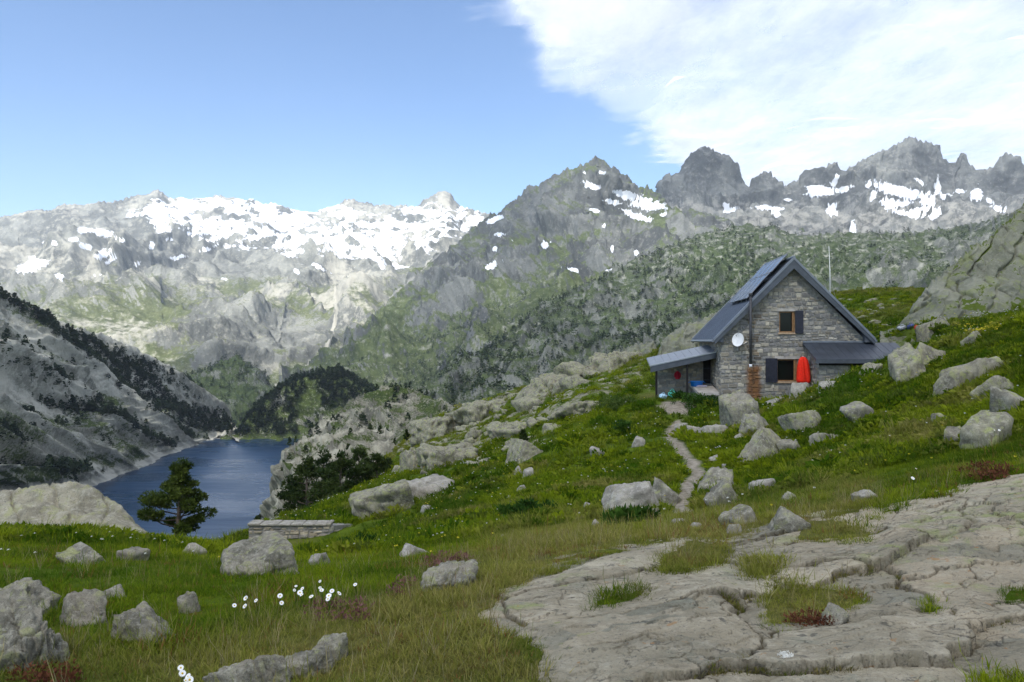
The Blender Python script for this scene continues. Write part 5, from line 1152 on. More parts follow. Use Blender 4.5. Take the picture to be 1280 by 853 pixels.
js = SS(850, 1.9); jb = W(js, pwd - .12, ZZ(474, js, pwd)); jk = empty('jacket', jb); tag(jk, 'small dark red jacket hanging on the porch wall', 'jacket')
M_jk = simple('dark_red_cloth', (.42, .012, .03), .8, .2, 9)
kk = (474 - 464) / F * jb[1]; n = 16; vs = []; fs = []
for z_, a_, b_ in ((0, .13, .05), (.25, .14, .06), (.55, .12, .07), (.8, .14, .06), (.93, .08, .05), (1, .03, .03)):
    for q in range(n): th = 2 * math.pi * q / n; vs.append((a_ * (1 + .08 * math.cos(5 * th + 3 * z_)) * math.cos(th), b_ * math.sin(th), z_ * kk))
for i in range(5):
    for q in range(n): fs.append((i * n + q, i * n + (q + 1) % n, (i + 1) * n + (q + 1) % n, (i + 1) * n + q))
fs.append(tuple(5 * n + q for q in range(n))); mb = MB(); mb.add(vs, fs); mb.build('body', M_jk, jk, True)
for sg in (-1, 1): mb = MB(); mb.tube([(sg * .11, 0, .82 * kk), (sg * .17, -.02, .55 * kk), (sg * .16, -.02, .22 * kk)], [.05, .045, .035], 8); mb.build('sleeve', M_jk, jk, True)
mb = MB(); mb.tube([(0, .1, kk * 1.05), (0, 0, kk * 1.05), (0, 0, kk)], .012, 5); mb.build('hook', M_metal, jk)
h_ = hit(829, 499, 38); bag((h_[0], h_[1], h_[2] - .03), (.55, .4, .34), (.42, .62, .75), 'pale blue and white sack on the grass before the porch', 901)
h_ = hit(841, 497, 38); bag((h_[0], h_[1] + .1, h_[2] - .03), (.55, .4, .46), (.10, .52, .42), 'turquoise sack on the grass before the porch', 902)
for px, py, sz, col, lb, sd in ((1128, 413, (.72, .45, .34), (.42, .45, .48), 'whitish bundle lying at the foot of the rock face', 903), (1138, 412, (.45, .4, .36), (.06, .08, .26), 'dark blue bundle at the foot of the rock face', 904), (1145, 413, (.28, .26, .30), (.62, .05, .03), 'small red bundle at the foot of the rock face', 905)):
    h_ = hit(px, py, 40); bag((h_[0], h_[1], h_[2] - .03), sz, col, lb, sd, 'bundle', 'bundle')

# ---- stone retaining wall left
y0 = 32.0; wx0, wx1 = (311 - CX) / F * y0, (412 - CX) / F * y0; ztop_ = (CY - 655) / F * y0; zb_ = ztop_ - 1.6
rw = empty('stone_wall', ((wx0 + wx1) / 2, y0, zb_)); tag(rw, 'low flat topped dry stone wall on the edge above the lake', 'wall'); bpy.context.view_layer.update()
RI = rw.matrix_world.inverted(); xf = lambda x, y, z: tuple(RI @ Vector((x, y, z)))
ex = (440 - CX) / F * 33.4; ey = 33.6
mb = MB(); mb.box((wx0, y0, zb_), (wx1, y0 + .6, ztop_ - .07)); bd = mb.build('wall_body', M_mortar, rw, False, xf)
mb = MB(); masonry(mb, wx0, wx1, zb_ + .2, lambda s: ztop_ - .075, [], lambda s, o, z: (s, y0 - o, z), hmin=.1, hmax=.2, wmin=.14, wmax=.4, tone=lambda s, z, c, r: (c[0] * 1.22, c[1] * 1.16, c[2] * 1.05), seed=21); f = mb.build('wall_stones', M_stone, bd, False, xf); f['kind'] = 'stuff'
mb = MB(); dv = Vector((ex - wx1, ey - y0, 0)); L = dv.length; dv.normalize(); nv = Vector((dv.y, -dv.x, 0))
def ang(s, o, z): p = Vector((wx1, y0, 0)) + dv * s + nv * o; return (p.x, p.y, z)
ta = lambda s: ztop_ - .08 - .30 * s / L
b8 = [ang(.005, 0, zb_), ang(L, 0, zb_), ang(L, -.6, zb_), ang(.005, -.6, zb_), ang(.005, 0, ta(0)), ang(L, 0, ta(L)), ang(L, -.6, ta(L)), ang(.005, -.6, ta(0))]
mb.hexa(b8); bd2 = mb.build('wing_body', M_mortar, rw, False, xf)
mb = MB(); masonry(mb, 0.02, L, zb_ + .2, ta, [], ang, hmin=.1, hmax=.22, tone=lambda s, z, c, r: tuple(v * 1.3 for v in c), seed=22); f = mb.build('wall_stones', M_stone, bd2, False, xf); f['kind'] = 'stuff'
r_ = random.Random(6); x = wx0 - .04
while x < wx1 + .02:
    w_ = r_.uniform(.28, .55); mb = MB(); z_ = r_.uniform(.0, .03); mb.box((x, y0 - .07 - r_.uniform(0, .04), ztop_ - .07), (min(x + w_ - .015, wx1 + .05), y0 + .64, ztop_ + z_)); mb.build('coping_stone', M_rock_w, rw, False, xf, .02); x += w_
# ================================================================ trees
def leaf_mat(name, dark, light, scale, trans=0.25, rough=0.7):
    t = NT(name); n = t.noise(scale, 4, 0.6)
    c = t.mix(t.step(n, 0.35, 0.65), dark, light)
    d = t.n('ShaderNodeBsdfPrincipled'); t.l(c, d.inputs['Base Color']); d.inputs['Roughness'].default_value = rough; d.inputs['Specular IOR Level'].default_value = 0.06
    tr = t.n('ShaderNodeBsdfTranslucent'); t.l(c, tr.inputs[0]); m = t.n('ShaderNodeMixShader'); m.inputs[0].default_value = trans
    t.l(d.outputs[0], m.inputs[1]); t.l(tr.outputs[0], m.inputs[2]); t.l(m.outputs[0], t.out.inputs[0]); return t.m
M_needle = leaf_mat('pine_needles', (0.035, 0.058, 0.010), (0.090, 0.120, 0.022), 1.2)
M_needle_d = leaf_mat('dark_pine_needles', (0.020, 0.038, 0.010), (0.060, 0.085, 0.022), 0.5)
M_needle_f = leaf_mat('far_pine_needles', (0.016, 0.030, 0.014), (0.036, 0.056, 0.022), 0.05, 0.15)
M_bark = simple('pine_bark', (0.105, 0.085, 0.068), 0.95, 0.35, 6, 0.1, bump=0.6)
M_leaf = leaf_mat('leafy_shrub', (0.020, 0.055, 0.008), (0.055, 0.115, 0.016), 2.0, 0.3)

def needle_cloud(rg, centres, radii, per, size, flat=0.55):
    """tufts of small pointed faces through each clump's volume"""
    A = []
    for (c, r) in zip(centres, radii):
        n = max(6, int(per * (r[0] / np.mean([q[0] for q in radii])) ** 1.3))
        d = rg.normal(size=(n, 3)); d /= np.linalg.norm(d, axis=1, keepdims=True); rad = rg.uniform(0.25, 1.05, (n, 1)) ** 0.6
        p = np.array(c) + d * rad * np.array(r)
        up = d * .8 + rg.normal(size=(n, 3)) * .6 + np.array([0, 0, .5]); up /= np.linalg.norm(up, axis=1, keepdims=True)
        sd = np.cross(up, rg.normal(size=(n, 3))); sd /= np.linalg.norm(sd, axis=1, keepdims=True) + 1e-9
        s = size * rg.uniform(.6, 1.5, (n, 1))
        A.append(np.stack([p - sd * s * .42, p + sd * s * .42, p + up * s * 1.3], 1))
    T = np.concatenate(A).reshape(-1, 3); return T, np.arange(len(T))

def make_pine(H, seed, limbs, spread, per, size, bare=0.22, lean=0.0, skew=0.0, crownp=0.9):
    rg = np.random.RandomState(seed); mb = MB()
    path = [(lean * H * t_ ** 1.5 + .02 * H * math.sin(3.1 * t_ + seed), .015 * H * math.cos(2.3 * t_ + seed), H * .94 * t_) for t_ in np.linspace(0, 1, 9)]
    rad = [H * .036 * (1 - .86 * t_) for t_ in np.linspace(0, 1, 9)]; rad[0] *= 1.35
    path[0] = (path[0][0], path[0][1], -.3); mb.tube(path, rad, 8)
    cs, rs_ = [], []
    for i in range(limbs):
        t_ = bare + (1 - bare) * (i + rg.uniform(0, .8)) / limbs; t_ = min(t_, .98)
        a = i * 2.4 + rg.uniform(-.6, .6); prof = (math.sin(math.pi * min(1, (t_ - bare) / (1 - bare) * .80 + .28)) ** crownp)
        L = spread * H * max(.22, prof) * rg.uniform(.6, 1.15) * (1 + skew * math.cos(a))
        j = t_ * 8; k = min(int(j), 7); f = j - k; b = np.array(path[k]) * (1 - f) + np.array(path[k + 1]) * f
        d = np.array([math.cos(a), math.sin(a), .12 + .25 * rg.rand()]); e = b + d * L; e[2] += .08 * L
        m = b + d * L * .5 + np.array([0, 0, -.05 * L]); r0 = H * .011 * (1.2 - t_) + .006
        mb.tube([tuple(b), tuple(m), tuple(e)], [r0, r0 * .7, r0 * .3], 5)
        for q, (ff, kk) in enumerate(((1.0, 1.0), (.68, .8), (.42, .55))):
            if q == 2 and rg.rand() < .5: continue
            c = b + (e - b) * ff + rg.normal(size=3) * .04 * L + np.array([0, 0, .06 * L]); r = max(.055 * H, L * .30 * kk) * rg.uniform(.8, 1.2)
            cs.append(c); rs_.append((r, r, r * .62))
    cs.append(np.array(path[-1]) + np.array([0, 0, .02 * H])); rs_.append((.09 * H, .09 * H, .08 * H))
    T, idx = needle_cloud(rg, cs, rs_, per, size)
    return mb, mesh_np('crown', T, idx, 3, False)

def pine(loc, H, seed, label, limbs=22, spread=.33, per=120, size=.09, mat=None, group=None, name='pine_tree', **kw):
    e = empty(name, loc); tag(e, label, 'tree', group)
    mb, cm = make_pine(H, seed, limbs, spread, per, size, **kw)
    mb.build('trunk', M_bark, e, True); link('crown', cm, mat or M_needle, e); return e

# lone pine above the lake
ty = 42.0; tx = (222 - CX) / F * ty; tz = zt1(tx, ty); Ht = (CY - 577) / F * ty - tz
pine((tx, ty, tz), Ht, 5, 'lone dark green pine standing against the blue lake', limbs=30, spread=.38, per=180, size=.10, bare=.18, lean=.02, skew=-.28)
# dark pine clump
spots = [(385, 652, 66, 92), (405, 660, 74, 110), (425, 652, 62, 98), (447, 648, 70, 100), (470, 640, 64, 82), (372, 660, 72, 70), (486, 625, 72, 58), (436, 660, 56, 66)]
lab = ['left outer pine of the dark clump beside the whale backed rock', 'tallest back pine of the dark clump', 'broad middle pine of the dark clump', 'full pine right of the middle in the dark clump', 'right front pine of the dark clump beside the whale backed rock', 'small pine at the lakeward edge of the dark clump', 'small pine at the right end of the dark clump', 'low front pine of the dark clump']
for i, ((px, pyb, Y, h), lb) in enumerate(zip(spots, lab)):
    x = (px - CX) / F * Y; z = (CY - pyb) / F * Y
    pine((x, Y, z), h * .86 / F * Y, 40 + i, lb, limbs=20, spread=.40, per=85, size=.16, mat=M_needle_d, group='dark pines beside the rock', bare=.06, crownp=.6)
# little dark firs on the ridge
for px, py, h, lb in ((654, 556, 17, 'tiny dark conifer right behind the tan flat topped boulder'), (508, 552, 14, 'tiny dark conifer on the rocky brow above the lake')):
    x, y, z = hit(px, py, 45); pine((x, y, z), h / F * y, 70 + px, lb, limbs=12, spread=.22, per=40, size=.1, mat=M_needle_d, bare=.05)

# far trees
def tree_tris(rg, n, H=1.0):
    """one far conifer, unit height: n foliage faces in a ragged cone and a stem"""
    z = rg.uniform(.10, 1.0, n) ** .9; a = rg.uniform(0, 6.283, n); rr = (.30 * (1.02 - z) + .05) * rg.uniform(.4, 1.15, n)
    p = np.stack([rr * np.cos(a), rr * np.sin(a), z], 1); s = .16 * (1.15 - .5 * z)[:, None]
    d = np.stack([np.cos(a), np.sin(a), rg.uniform(-.6, .5, n)], 1); t_ = np.stack([-np.sin(a), np.cos(a), rg.uniform(-.3, .3, n)], 1)
    T = np.stack([p - t_ * s, p + t_ * s, p + d * s * .9 + np.array([0, 0, .12])], 1)
    st = np.array([[[-.02, 0, -.05], [.02, 0, -.05], [0, 0, .7]], [[0, -.02, -.05], [0, .02, -.05], [0, 0, .7]]])
    return np.concatenate([T, st])
def scatter(P, w, n, rg):
    w = np.clip(w, 0, None).ravel().astype(float); a = np.ones(P.shape[:2])
    du = np.gradient(P, axis=1); dv = np.gradient(P, axis=0); a = np.linalg.norm(np.cross(du, dv), axis=-1).ravel()
    w = w * a; w /= w.sum(); i = rg.choice(len(w), n, p=w); q = P.reshape(-1, 3)[i]
    k = np.stack([du.reshape(-1, 3)[i], dv.reshape(-1, 3)[i]], 1); q = q + k[:, 0] * rg.uniform(-.5, .5, (n, 1)) + k[:, 1] * rg.uniform(-.5, .5, (n, 1)); return q
def forest(name, pos, hs, nf, rg, mat, label):
    var = [tree_tris(rg, nf) for _ in range(6)]; out = []
    for p, h in zip(pos, hs):
        t_ = var[rg.randint(6)]; a = rg.uniform(0, 6.28); c, s = math.cos(a), math.sin(a); w = h * rg.uniform(.85, 1.5)
        M = np.array([[c * w, s * w, 0], [-s * w, c * w, 0], [0, 0, h]]); out.append(t_ @ M + p)
    T = np.concatenate(out).reshape(-1, 3); me = mesh_np(name, T, np.arange(len(T)), 3, False)
    o = link(name, me, mat); o['kind'] = 'stuff'; tag(o, label, 'forest'); return o
rgt = np.random.RandomState(77)
# left valley side: a band along the crest and scattered trees below
qx, qy = MLq
crest_py = np.interp(qx, [p[0] for p in crL], [p[1] for p in crL])
below = qy - crest_py; cl_ = fbm(MLP[..., 0] / 45, MLP[..., 2] / 30 + MLP[..., 1] / 60, 4, 600)
dens = smooth(-2, 4, below) * smooth(85 * smooth(20, 240, qx) + 14, 0, below) * smooth(-.35, .25, cl_) * 3 + .22 * smooth(.05, .5, cl_) * smooth(0, 10, below)
dens += 1.5 * smooth(-1, 0, ell(qx, qy, [(150, 530, 70, 14, 15), (70, 470, 20, 8, 0), (190, 505, 40, 22, 25), (10, 545, 30, 14, 0), (15, 455, 18, 10, 40), (60, 595, 60, 6, 0)])) * smooth(-.2, .3, cl_)
dens = dens * (MLP[..., 2] > LK + 4) * (below > -3) * (qx > -120)
vis = dens * (qx > 0)
posI = scatter(MLP, vis * (qx > -5), 230, rgt)
treeM = []
for i in range(6):
    T = tree_tris(rgt, 90); me = mesh_np('slope_pine', T.reshape(-1, 3), np.arange(len(T) * 3), 3, False); me.materials.append(M_needle_f); treeM.append(me)
for i, p in enumerate(posI):
    o = bpy.data.objects.new('slope_pine', treeM[i % 6]); C.objects.link(o); h = rgt.uniform(4.5, 9.5); w = h * rgt.uniform(.9, 1.5)
    o.location = p; o.scale = (w, w, h); o.rotation_euler = (0, 0, rgt.uniform(0, 6.28))
    tag(o, 'dark pine on the steep rocky valley side above the lake', 'tree', 'pines on the valley side')
pos = scatter(MLP, dens, 4200, rgt); forest('valley_forest', pos, rgt.uniform(3.5, 8.5, len(pos)), 34, rgt, M_needle_f, 'dark band of pines along the crest of the valley side')
# knolls
P, N, qx, qy = K1; f = fbm(P[..., 0] / 40, P[..., 1] / 40, 4, 610); pos = scatter(P, smooth(-.45, .1, f + .35 * smooth(520, 480, qy)) * (P[..., 2] > LK + 3), 2300, rgt)
forest('knoll_forest', pos, rgt.uniform(5, 10, len(pos)), 34, rgt, M_needle_f, 'dense dark pines on the knoll at the end of the lake')
P, N, qx, qy = K2; f = fbm(P[..., 0] / 22, P[..., 1] / 22, 4, 611); pos = scatter(P, smooth(-.1, .45, f + .5 * smooth(540, 580, qx) + .1) * smooth(.3, .7, N[..., 2]), 300, rgt)
forest('knoll_bushes', pos, rgt.uniform(1.5, 5, len(pos)), 40, rgt, M_needle_f, 'dark pines and bushes on the craggy grey knoll')
P, N, qx, qy = K3; f = fbm(P[..., 0] / 12, P[..., 1] / 12, 4, 612); pos = scatter(P, smooth(.05, .5, f), 90, rgt)
forest('shore_bushes', pos, rgt.uniform(.8, 2.4, len(pos)), 60, rgt, M_needle_d, 'low dark bushes on the pale knoll')
P, N, qx, qy = K4; pos = scatter(P, smooth(-.5, .2, fbm(P[..., 0] / 60, P[..., 1] / 60, 4, 613)), 1000, rgt)
forest('spur_forest', pos, rgt.uniform(6, 10, len(pos)), 16, rgt, M_needle_f, 'hazy pines on the spur at the valley mouth')
# ridge behind the hut and long flank
qx, qy = M4q; f = fbm(M4P[..., 0] / 70, (M4P[..., 1] + M4P[..., 2]) / 70, 5, 614)
ex_ = smooth(-1, .2, ell(qx, qy, [(720, 440, 150, 60, -25), (560, 490, 120, 40, -30), (860, 390, 80, 50, -20), (640, 420, 80, 30, -30)]))
pos = scatter(M4P, (smooth(-.3, .35, f) * .5 + 1.6 * ex_ * smooth(-.45, .2, f)) * (qx < 1300), 8000, rgt)
forest('ridge_forest', pos, rgt.uniform(3.5, 8, len(pos)), 16, rgt, M_needle_f, 'scattered dark pines over the boulder ridge behind the hut')
qx, qy = M2q; f = fbm(M2P[..., 0] / 110, (M2P[..., 1] + M2P[..., 2]) / 110, 5, 615)
low = np.interp(qx, [330, 430, 560, 620, 760, 900], [485, 420, 350, 335, 320, 310]); pos = scatter(M2P, smooth(15, 75, qy - low) * smooth(-.4, .2, f), 6500, rgt)
forest('flank_forest', pos, rgt.uniform(5, 9, len(pos)), 10, rgt, M_needle_f, 'dark pines speckling the long green flank')

# ================================================================ grass and flowers
def blade_tuft(name, seed, n, h0, h1, w, rad, curl, mat, heads=0.0):
    rg = np.random.RandomState(seed); V = []; Fc = []
    for i in range(n):
        a = rg.uniform(0, 6.28); r = rad * math.sqrt(rg.rand()); b = np.array([r * math.cos(a), r * math.sin(a), -.02]); h = rg.uniform(h0, h1)
        d = np.array([math.cos(a + rg.normal() * .8), math.sin(a + rg.normal() * .8), 0]); s = np.array([-d[1], d[0], 0]) * w * rg.uniform(.7, 1.3); cu = curl * rg.uniform(.3, 1.3) * h
        k = len(V); head = rg.rand() < heads
        for t_, ww in ((0, 1.0), (.5, .85), (1.0, .12 if not head else .5)):
            p = b + d * cu * t_ * t_ + np.array([0, 0, h * t_ * (1 - .15 * curl * t_)]); V += [p - s * ww, p + s * ww]
        Fc += [(k, k + 1, k + 3, k + 2), (k + 2, k + 3, k + 5, k + 4)]
        if head:
            k = len(V); p = V[-1]; q = np.array([0, 0, .035 + .02 * rg.rand()]) + d * .01; sw = s * 2.2
            V += [p - sw * .5, p + sw * .5, p + q + sw * .2, p + q - sw * .2]; Fc.append((k, k + 1, k + 2, k + 3))
    me = bpy.data.meshes.new(name); me.from_pydata([tuple(v) for v in V], [], Fc); me.materials.append(mat); me.update(); return me
def herb_tuft(name, seed, n, rad, h, leaf, mat):
    rg = np.random.RandomState(seed); d = rg.normal(size=(n, 3)); d[:, 2] = np.abs(d[:, 2]); d /= np.linalg.norm(d, axis=1, keepdims=True)
    p = d * rg.uniform(.5, 1, (n, 1)) * np.array([rad, rad, h]); up = d + rg.normal(size=(n, 3)) * .5; up /= np.linalg.norm(up, axis=1, keepdims=True)
    sd = np.cross(up, rg.normal(size=(n, 3))); sd /= np.linalg.norm(sd, axis=1, keepdims=True) + 1e-9; s = leaf * rg.uniform(.6, 1.4, (n, 1))
    V = np.stack([p - up * s, p + sd * s * .5, p + up * s, p - sd * s * .5], 1).reshape(-1, 3); me = mesh_np(name, V, np.arange(len(V)), 4, False); me.materials.append(mat); return me
def tint_mat(name, trans=.35):
    t = NT(name); c = t.mix(1.0, t.att('tint', 'INSTANCER', 'Color'), t.ramp(t.noise(14, 3), [(.3, (.75,) * 3), (.7, (1.25,) * 3)]), 'MULTIPLY')
    d = t.n('ShaderNodeBsdfPrincipled'); t.l(c, d.inputs['Base Color']); d.inputs['Roughness'].default_value = .8; d.inputs['Specular IOR Level'].default_value = .02
    tr = t.n('ShaderNodeBsdfTranslucent'); t.l(c, tr.inputs[0]); m = t.n('ShaderNodeMixShader'); m.inputs[0].default_value = trans
    t.l(d.outputs[0], m.inputs[1]); t.l(tr.outputs[0], m.inputs[2]); t.l(m.outputs[0], t.out.inputs[0]); return t.m
M_blade = tint_mat('grass_blades')
def gn_instances(name, tuft_me, pos, scale, rot, tint, label):
    src = bpy.data.objects.new(name + '_source', tuft_me)           # kept out of the scene, only read by the scatter
    me = bpy.data.meshes.new(name); me.from_pydata([tuple(p) for p in pos], [], [])
    a = me.attributes.new('scl', 'FLOAT_VECTOR', 'POINT'); a.data.foreach_set('vector', np.ascontiguousarray(scale, np.float32).ravel())
    a = me.attributes.new('rot', 'FLOAT_VECTOR', 'POINT'); a.data.foreach_set('vector', np.ascontiguousarray(rot, np.float32).ravel())
    attr_col(me, 'tint', tint)
    o = link(name, me); ng = bpy.data.node_groups.new(name, 'GeometryNodeTree')
    ng.interface.new_socket('Geometry', in_out='INPUT', socket_type='NodeSocketGeometry'); ng.interface.new_socket('Geometry', in_out='OUTPUT', socket_type='NodeSocketGeometry')
    gi = ng.nodes.new('NodeGroupInput'); go = ng.nodes.new('NodeGroupOutput'); ip = ng.nodes.new('GeometryNodeInstanceOnPoints'); oi = ng.nodes.new('GeometryNodeObjectInfo'); oi.inputs['Object'].default_value = src
    ns = ng.nodes.new('GeometryNodeInputNamedAttribute'); ns.data_type = 'FLOAT_VECTOR'; ns.inputs[0].default_value = 'scl'
    nr_ = ng.nodes.new('GeometryNodeInputNamedAttribute'); nr_.data_type = 'FLOAT_VECTOR'; nr_.inputs[0].default_value = 'rot'
    L = ng.links.new; L(gi.outputs[0], ip.inputs['Points']); L(oi.outputs['Geometry'], ip.inputs['Instance']); L(ns.outputs[0], ip.inputs['Scale']); L(nr_.outputs[0], ip.inputs['Rotation']); L(ip.outputs[0], go.inputs[0])
    md = o.modifiers.new('scatter', 'NODES'); md.node_group = ng; o['kind'] = 'stuff'; tag(o, label, 'grass'); return o

rgg = np.random.RandomState(99)
def field(y0, y1, rho, umin=-.95, umax=.95):
    n = int(rho * (umax - umin) / 2 * (y1 * y1 - y0 * y0)); y = np.sqrt(rgg.uniform(y0 * y0, y1 * y1, n)); u = rgg.uniform(umin, umax, n); x = u * y; z = zt(x, y)
    k = np.ones(n, bool)
    m = y < 9.6; k[m] &= slab_mask(x[m], y[m], z[m]) < 0.025
    m = (y > 14) & (y < 46) & (x > 0) & (x < 16); pdm = np.full(n, 9.0); pdm[m] = path_d(x[m], y[m]); k &= pdm > .34
    s, d = hut_sd(x, y); k &= ~((s > -4.4) & (s < 9.5) & (d > .1) & (d < 9.2)); k &= ~((s > 4.4) & (s < 9.8) & (d > -2.6) & (d < 1))
    k &= ~((x > -10.8) & (x < -6.2) & (y > 29) & (y < 33)); rk = rockiness(x, y, z); k &= rgg.uniform(0, 1, n) > rk * .55
    return x[k], y[k], z[k]
def tints(x, y, z):
    d = np.clip(dryness(x, y, z) + rgg.normal(size=len(x)) * .16, 0, 1)[:, None]
    g = smooth(-.35, .4, .6 * fbm(x / 1.3, y / 1.3, 3, 701) + .7 * fbm(x / (1.2 + .12 * y), y / (1.2 + .12 * y), 3, 708) + .28 * rgg.normal(size=len(x)))[:, None]
    lush = smooth(-.1, .4, fbm(x / 5, y / 5, 3, 702))[:, None]
    green = (1 - g) * np.array([.045, .092, .004]) + g * np.array([.195, .245, .009]); green = green * (1 - .35 * lush) + .35 * lush * np.array([.058, .135, .008])
    far = smooth(10, 20, y)[:, None]; green = green * (1 - .0 * far)
    h = rgg.uniform(0, 1, (len(x), 1)); dr = (1 - h) * np.array([.17, .18, .026]) + h * np.array([.32, .275, .09])
    c = green * (1 - d) + dr * d; red = (rgg.uniform(0, 1, len(x)) < (.03 + .25 * smooth(.25, .6, fbm(x / .8, y / .8, 3, 707))) * (y < 12))[:, None]
    return np.where(red, np.array([.19, .10, .035]), c)
bands = [(2.6, 7.0, 620, 1.0, 0), (7.0, 14, 230, 1.25, 0), (14, 30, 50, 1.6, 1), (30, 112, 6.5, 2.5, 1)]
tA = [blade_tuft('grass_tuft', 1, 26, .025, .065, .0018, .05, .6, M_blade), blade_tuft('grass_tuft', 2, 18, .035, .095, .0016, .06, .8, M_blade, .12), blade_tuft('grass_tuft', 3, 34, .02, .05, .0024, .07, .7, M_blade)]
tB = [blade_tuft('meadow_tuft', 4, 34, .05, .13, .0042, .09, .7, M_blade), herb_tuft('herb_tuft', 5, 46, .13, .10, .030, M_blade), blade_tuft('meadow_tuft', 6, 30, .07, .16, .0036, .08, .8, M_blade)]
ti = 0; names = [('near_grass', 'fine grass blades between the foreground rocks'), ('brow_grass', 'short grass on the brow beyond the slab'), ('meadow_grass', 'green grass and herbs of the middle meadow'), ('slope_grass', 'grass clumps on the slopes round the hut')]
for (y0, y1, rho, sc, kind), (nm, lb) in zip(bands, names):
    x, y, z = field(y0, y1, rho); var = rgg.randint(0, 3, len(x)); tn = tints(x, y, z)
    for v in range(3):
        m = var == v; n = int(m.sum()); s = sc * rgg.uniform(.65, 1.35, (n, 1)) * np.clip(1 + .9 * fbm(x[m] / 1.1, y[m] / 1.1, 3, 703), .4, 1.9)[:, None]
        hh = rgg.uniform(.7, 1.2, (n, 1)); S3 = np.concatenate([s, s, s * hh], 1)
        rot = np.stack([rgg.normal(size=n) * .12, rgg.normal(size=n) * .12, rgg.uniform(0, 6.28, n)], 1)
        gn_instances(nm, (tA if kind == 0 else tB)[v], np.stack([x[m], y[m], z[m]], 1), S3, rot, tn[m], lb)
ci = rgg.choice(len(CRK), 1100); cp = CRK[ci]; n = len(cp); h = rgg.uniform(0, 1, (n, 1))
gn_instances('joint_grass', tA[2], cp + np.array([0, 0, -.005]), np.repeat(rgg.uniform(.35, .95, (n, 1)), 3, 1), np.stack([rgg.normal(size=n) * .1, rgg.normal(size=n) * .1, rgg.uniform(0, 6.28, n)], 1), (1 - h) * np.array([.10, .13, .02]) + h * np.array([.24, .19, .07]), 'short moss and grass rooted in the joints of the slab')
# tall seed stalks in the dry fringe
x, y, z = field(3.0, 10, 26); d = dryness(x, y, z); m = rgg.uniform(0, 1, len(x)) < .25 + .75 * d; x, y, z = x[m], y[m], z[m]; n = len(x)
st = blade_tuft('seed_stalks', 9, 7, .09, .17, .0012, .04, .35, M_blade, .9); h = rgg.uniform(0, 1, (n, 1))
gn_instances('seed_stalks', st, np.stack([x, y, z], 1), np.repeat(rgg.uniform(.7, 1.2, (n, 1)), 3, 1), np.stack([rgg.normal(size=n) * .15, rgg.normal(size=n) * .15, rgg.uniform(0, 6.28, n)], 1), (1 - h) * np.array([.20, .17, .06]) + h * np.array([.36, .31, .16]), 'tall pale seed stalks in the dry grass')
# tiny white and yellow flower heads over the meadow
fl_m = leaf_mat('petals_white', (.62, .62, .55), (.80, .80, .74), 3, .2); fy_m = leaf_mat('petals_yellow', (.55, .44, .03), (.70, .60, .06), 3, .2)
for nm, mt, rho, sc, lb, off in (('white_flowerheads', fl_m, 1.0, 1, 'tiny white flower heads sprinkled over the meadow', 0), ('yellow_flowerheads', fy_m, .5, 1, 'tiny yellow flower heads sprinkled over the meadow', 5)):
    x, y, z = field(8, 60, rho); m = fbm(x / 4 + off, y / 4, 3, 720 + off) > .12; x, y, z = x[m], y[m], z[m]; n = len(x)
    ft = herb_tuft(nm, 12, 10, .03, .03, .016, mt); gn_instances(nm, ft, np.stack([x, y, z + .10 + .006 * y], 1), np.repeat((.45 + .022 * y)[:, None], 3, 1), np.zeros((n, 3)), np.ones((n, 3)), lb)
# yellow bloom below the rock face
hb = [hit(rgg.uniform(1205, 1250), rgg.uniform(409, 420), 20) for _ in range(70)]; ft = herb_tuft('yellow_bloom', 13, 14, .08, .06, .03, fy_m)
gn_instances('yellow_bloom', ft, np.array(hb) + np.array([0, 0, .18]), np.full((70, 3), .9), np.zeros((70, 3)), np.ones((70, 3)), 'patch of yellow flowers below the rock face')

def daisy(px, py, i):
    x, y, z = hit(px, py + 22, 2.0)
    x = (px - CX) / F * y; zz = (CY - py) / F * y
    e = empty('daisy', (x, y, z)); H = max(.06, zz - z); rg = random.Random(i)
    t_ = Vector((rg.uniform(-.7, .7), -rg.uniform(.15, .9), .7)).normalized(); q = t_.to_track_quat('Z', 'Y').to_matrix()
    mb = MB(); mb.tube([(0, 0, -.02), (.01, 0, H * .5), (0, 0, H)], .0022, 5); mb.build('stem', M_leaf, e)
    mb = MB(); c = Vector((0, 0, H)); r1 = .018 * rg.uniform(.65, 1.25)
    for k in range(15):
        a = k * 2 * math.pi / 15; d = Vector((math.cos(a), math.sin(a), 0)); s = Vector((-d.y, d.x, 0)) * r1 * .19
        mb.add([c + q @ (d * r1 * .2 - s * .6), c + q @ (d * r1 * .2 + s * .6), c + q @ (d * r1 * .75 + s + Vector((0, 0, .003))), c + q @ (d * r1), c + q @ (d * r1 * .75 - s + Vector((0, 0, .003)))], [(0, 1, 2, 3, 4)])
    mb.build('petals', M_petal, e)
    mb = MB(); mb.lathe([(.0, .006), (r1 * .16, .005), (r1 * .27, .002), (r1 * .28, -.002)], 10); ce = mb.build('flower_centre', M_yel, e, True); ce.location = c; ce.rotation_euler = t_.to_track_quat('Z', 'Y').to_euler(); return e
M_petal = simple('daisy_petal', (.82, .82, .80), .6, .04, 8, .2); M_yel = simple('daisy_centre', (.62, .42, .02), .7, .1, 20, .1)
dz_ = [(293, 757), (307, 748), (368, 738), (378, 736), (377, 744), (350, 745), (352, 754), (389, 746), (400, 727), (400, 735), (402, 738), (411, 745), (415, 739), (410, 749), (306, 758), (424, 742), (444, 731), (375, 741), (320, 751), (226, 835), (228, 842), (235, 846), (232, 851), (237, 850), (1243, 538), (1249, 538), (1145, 586), (1141, 598), (290, 682), (296, 680), (370, 733)]
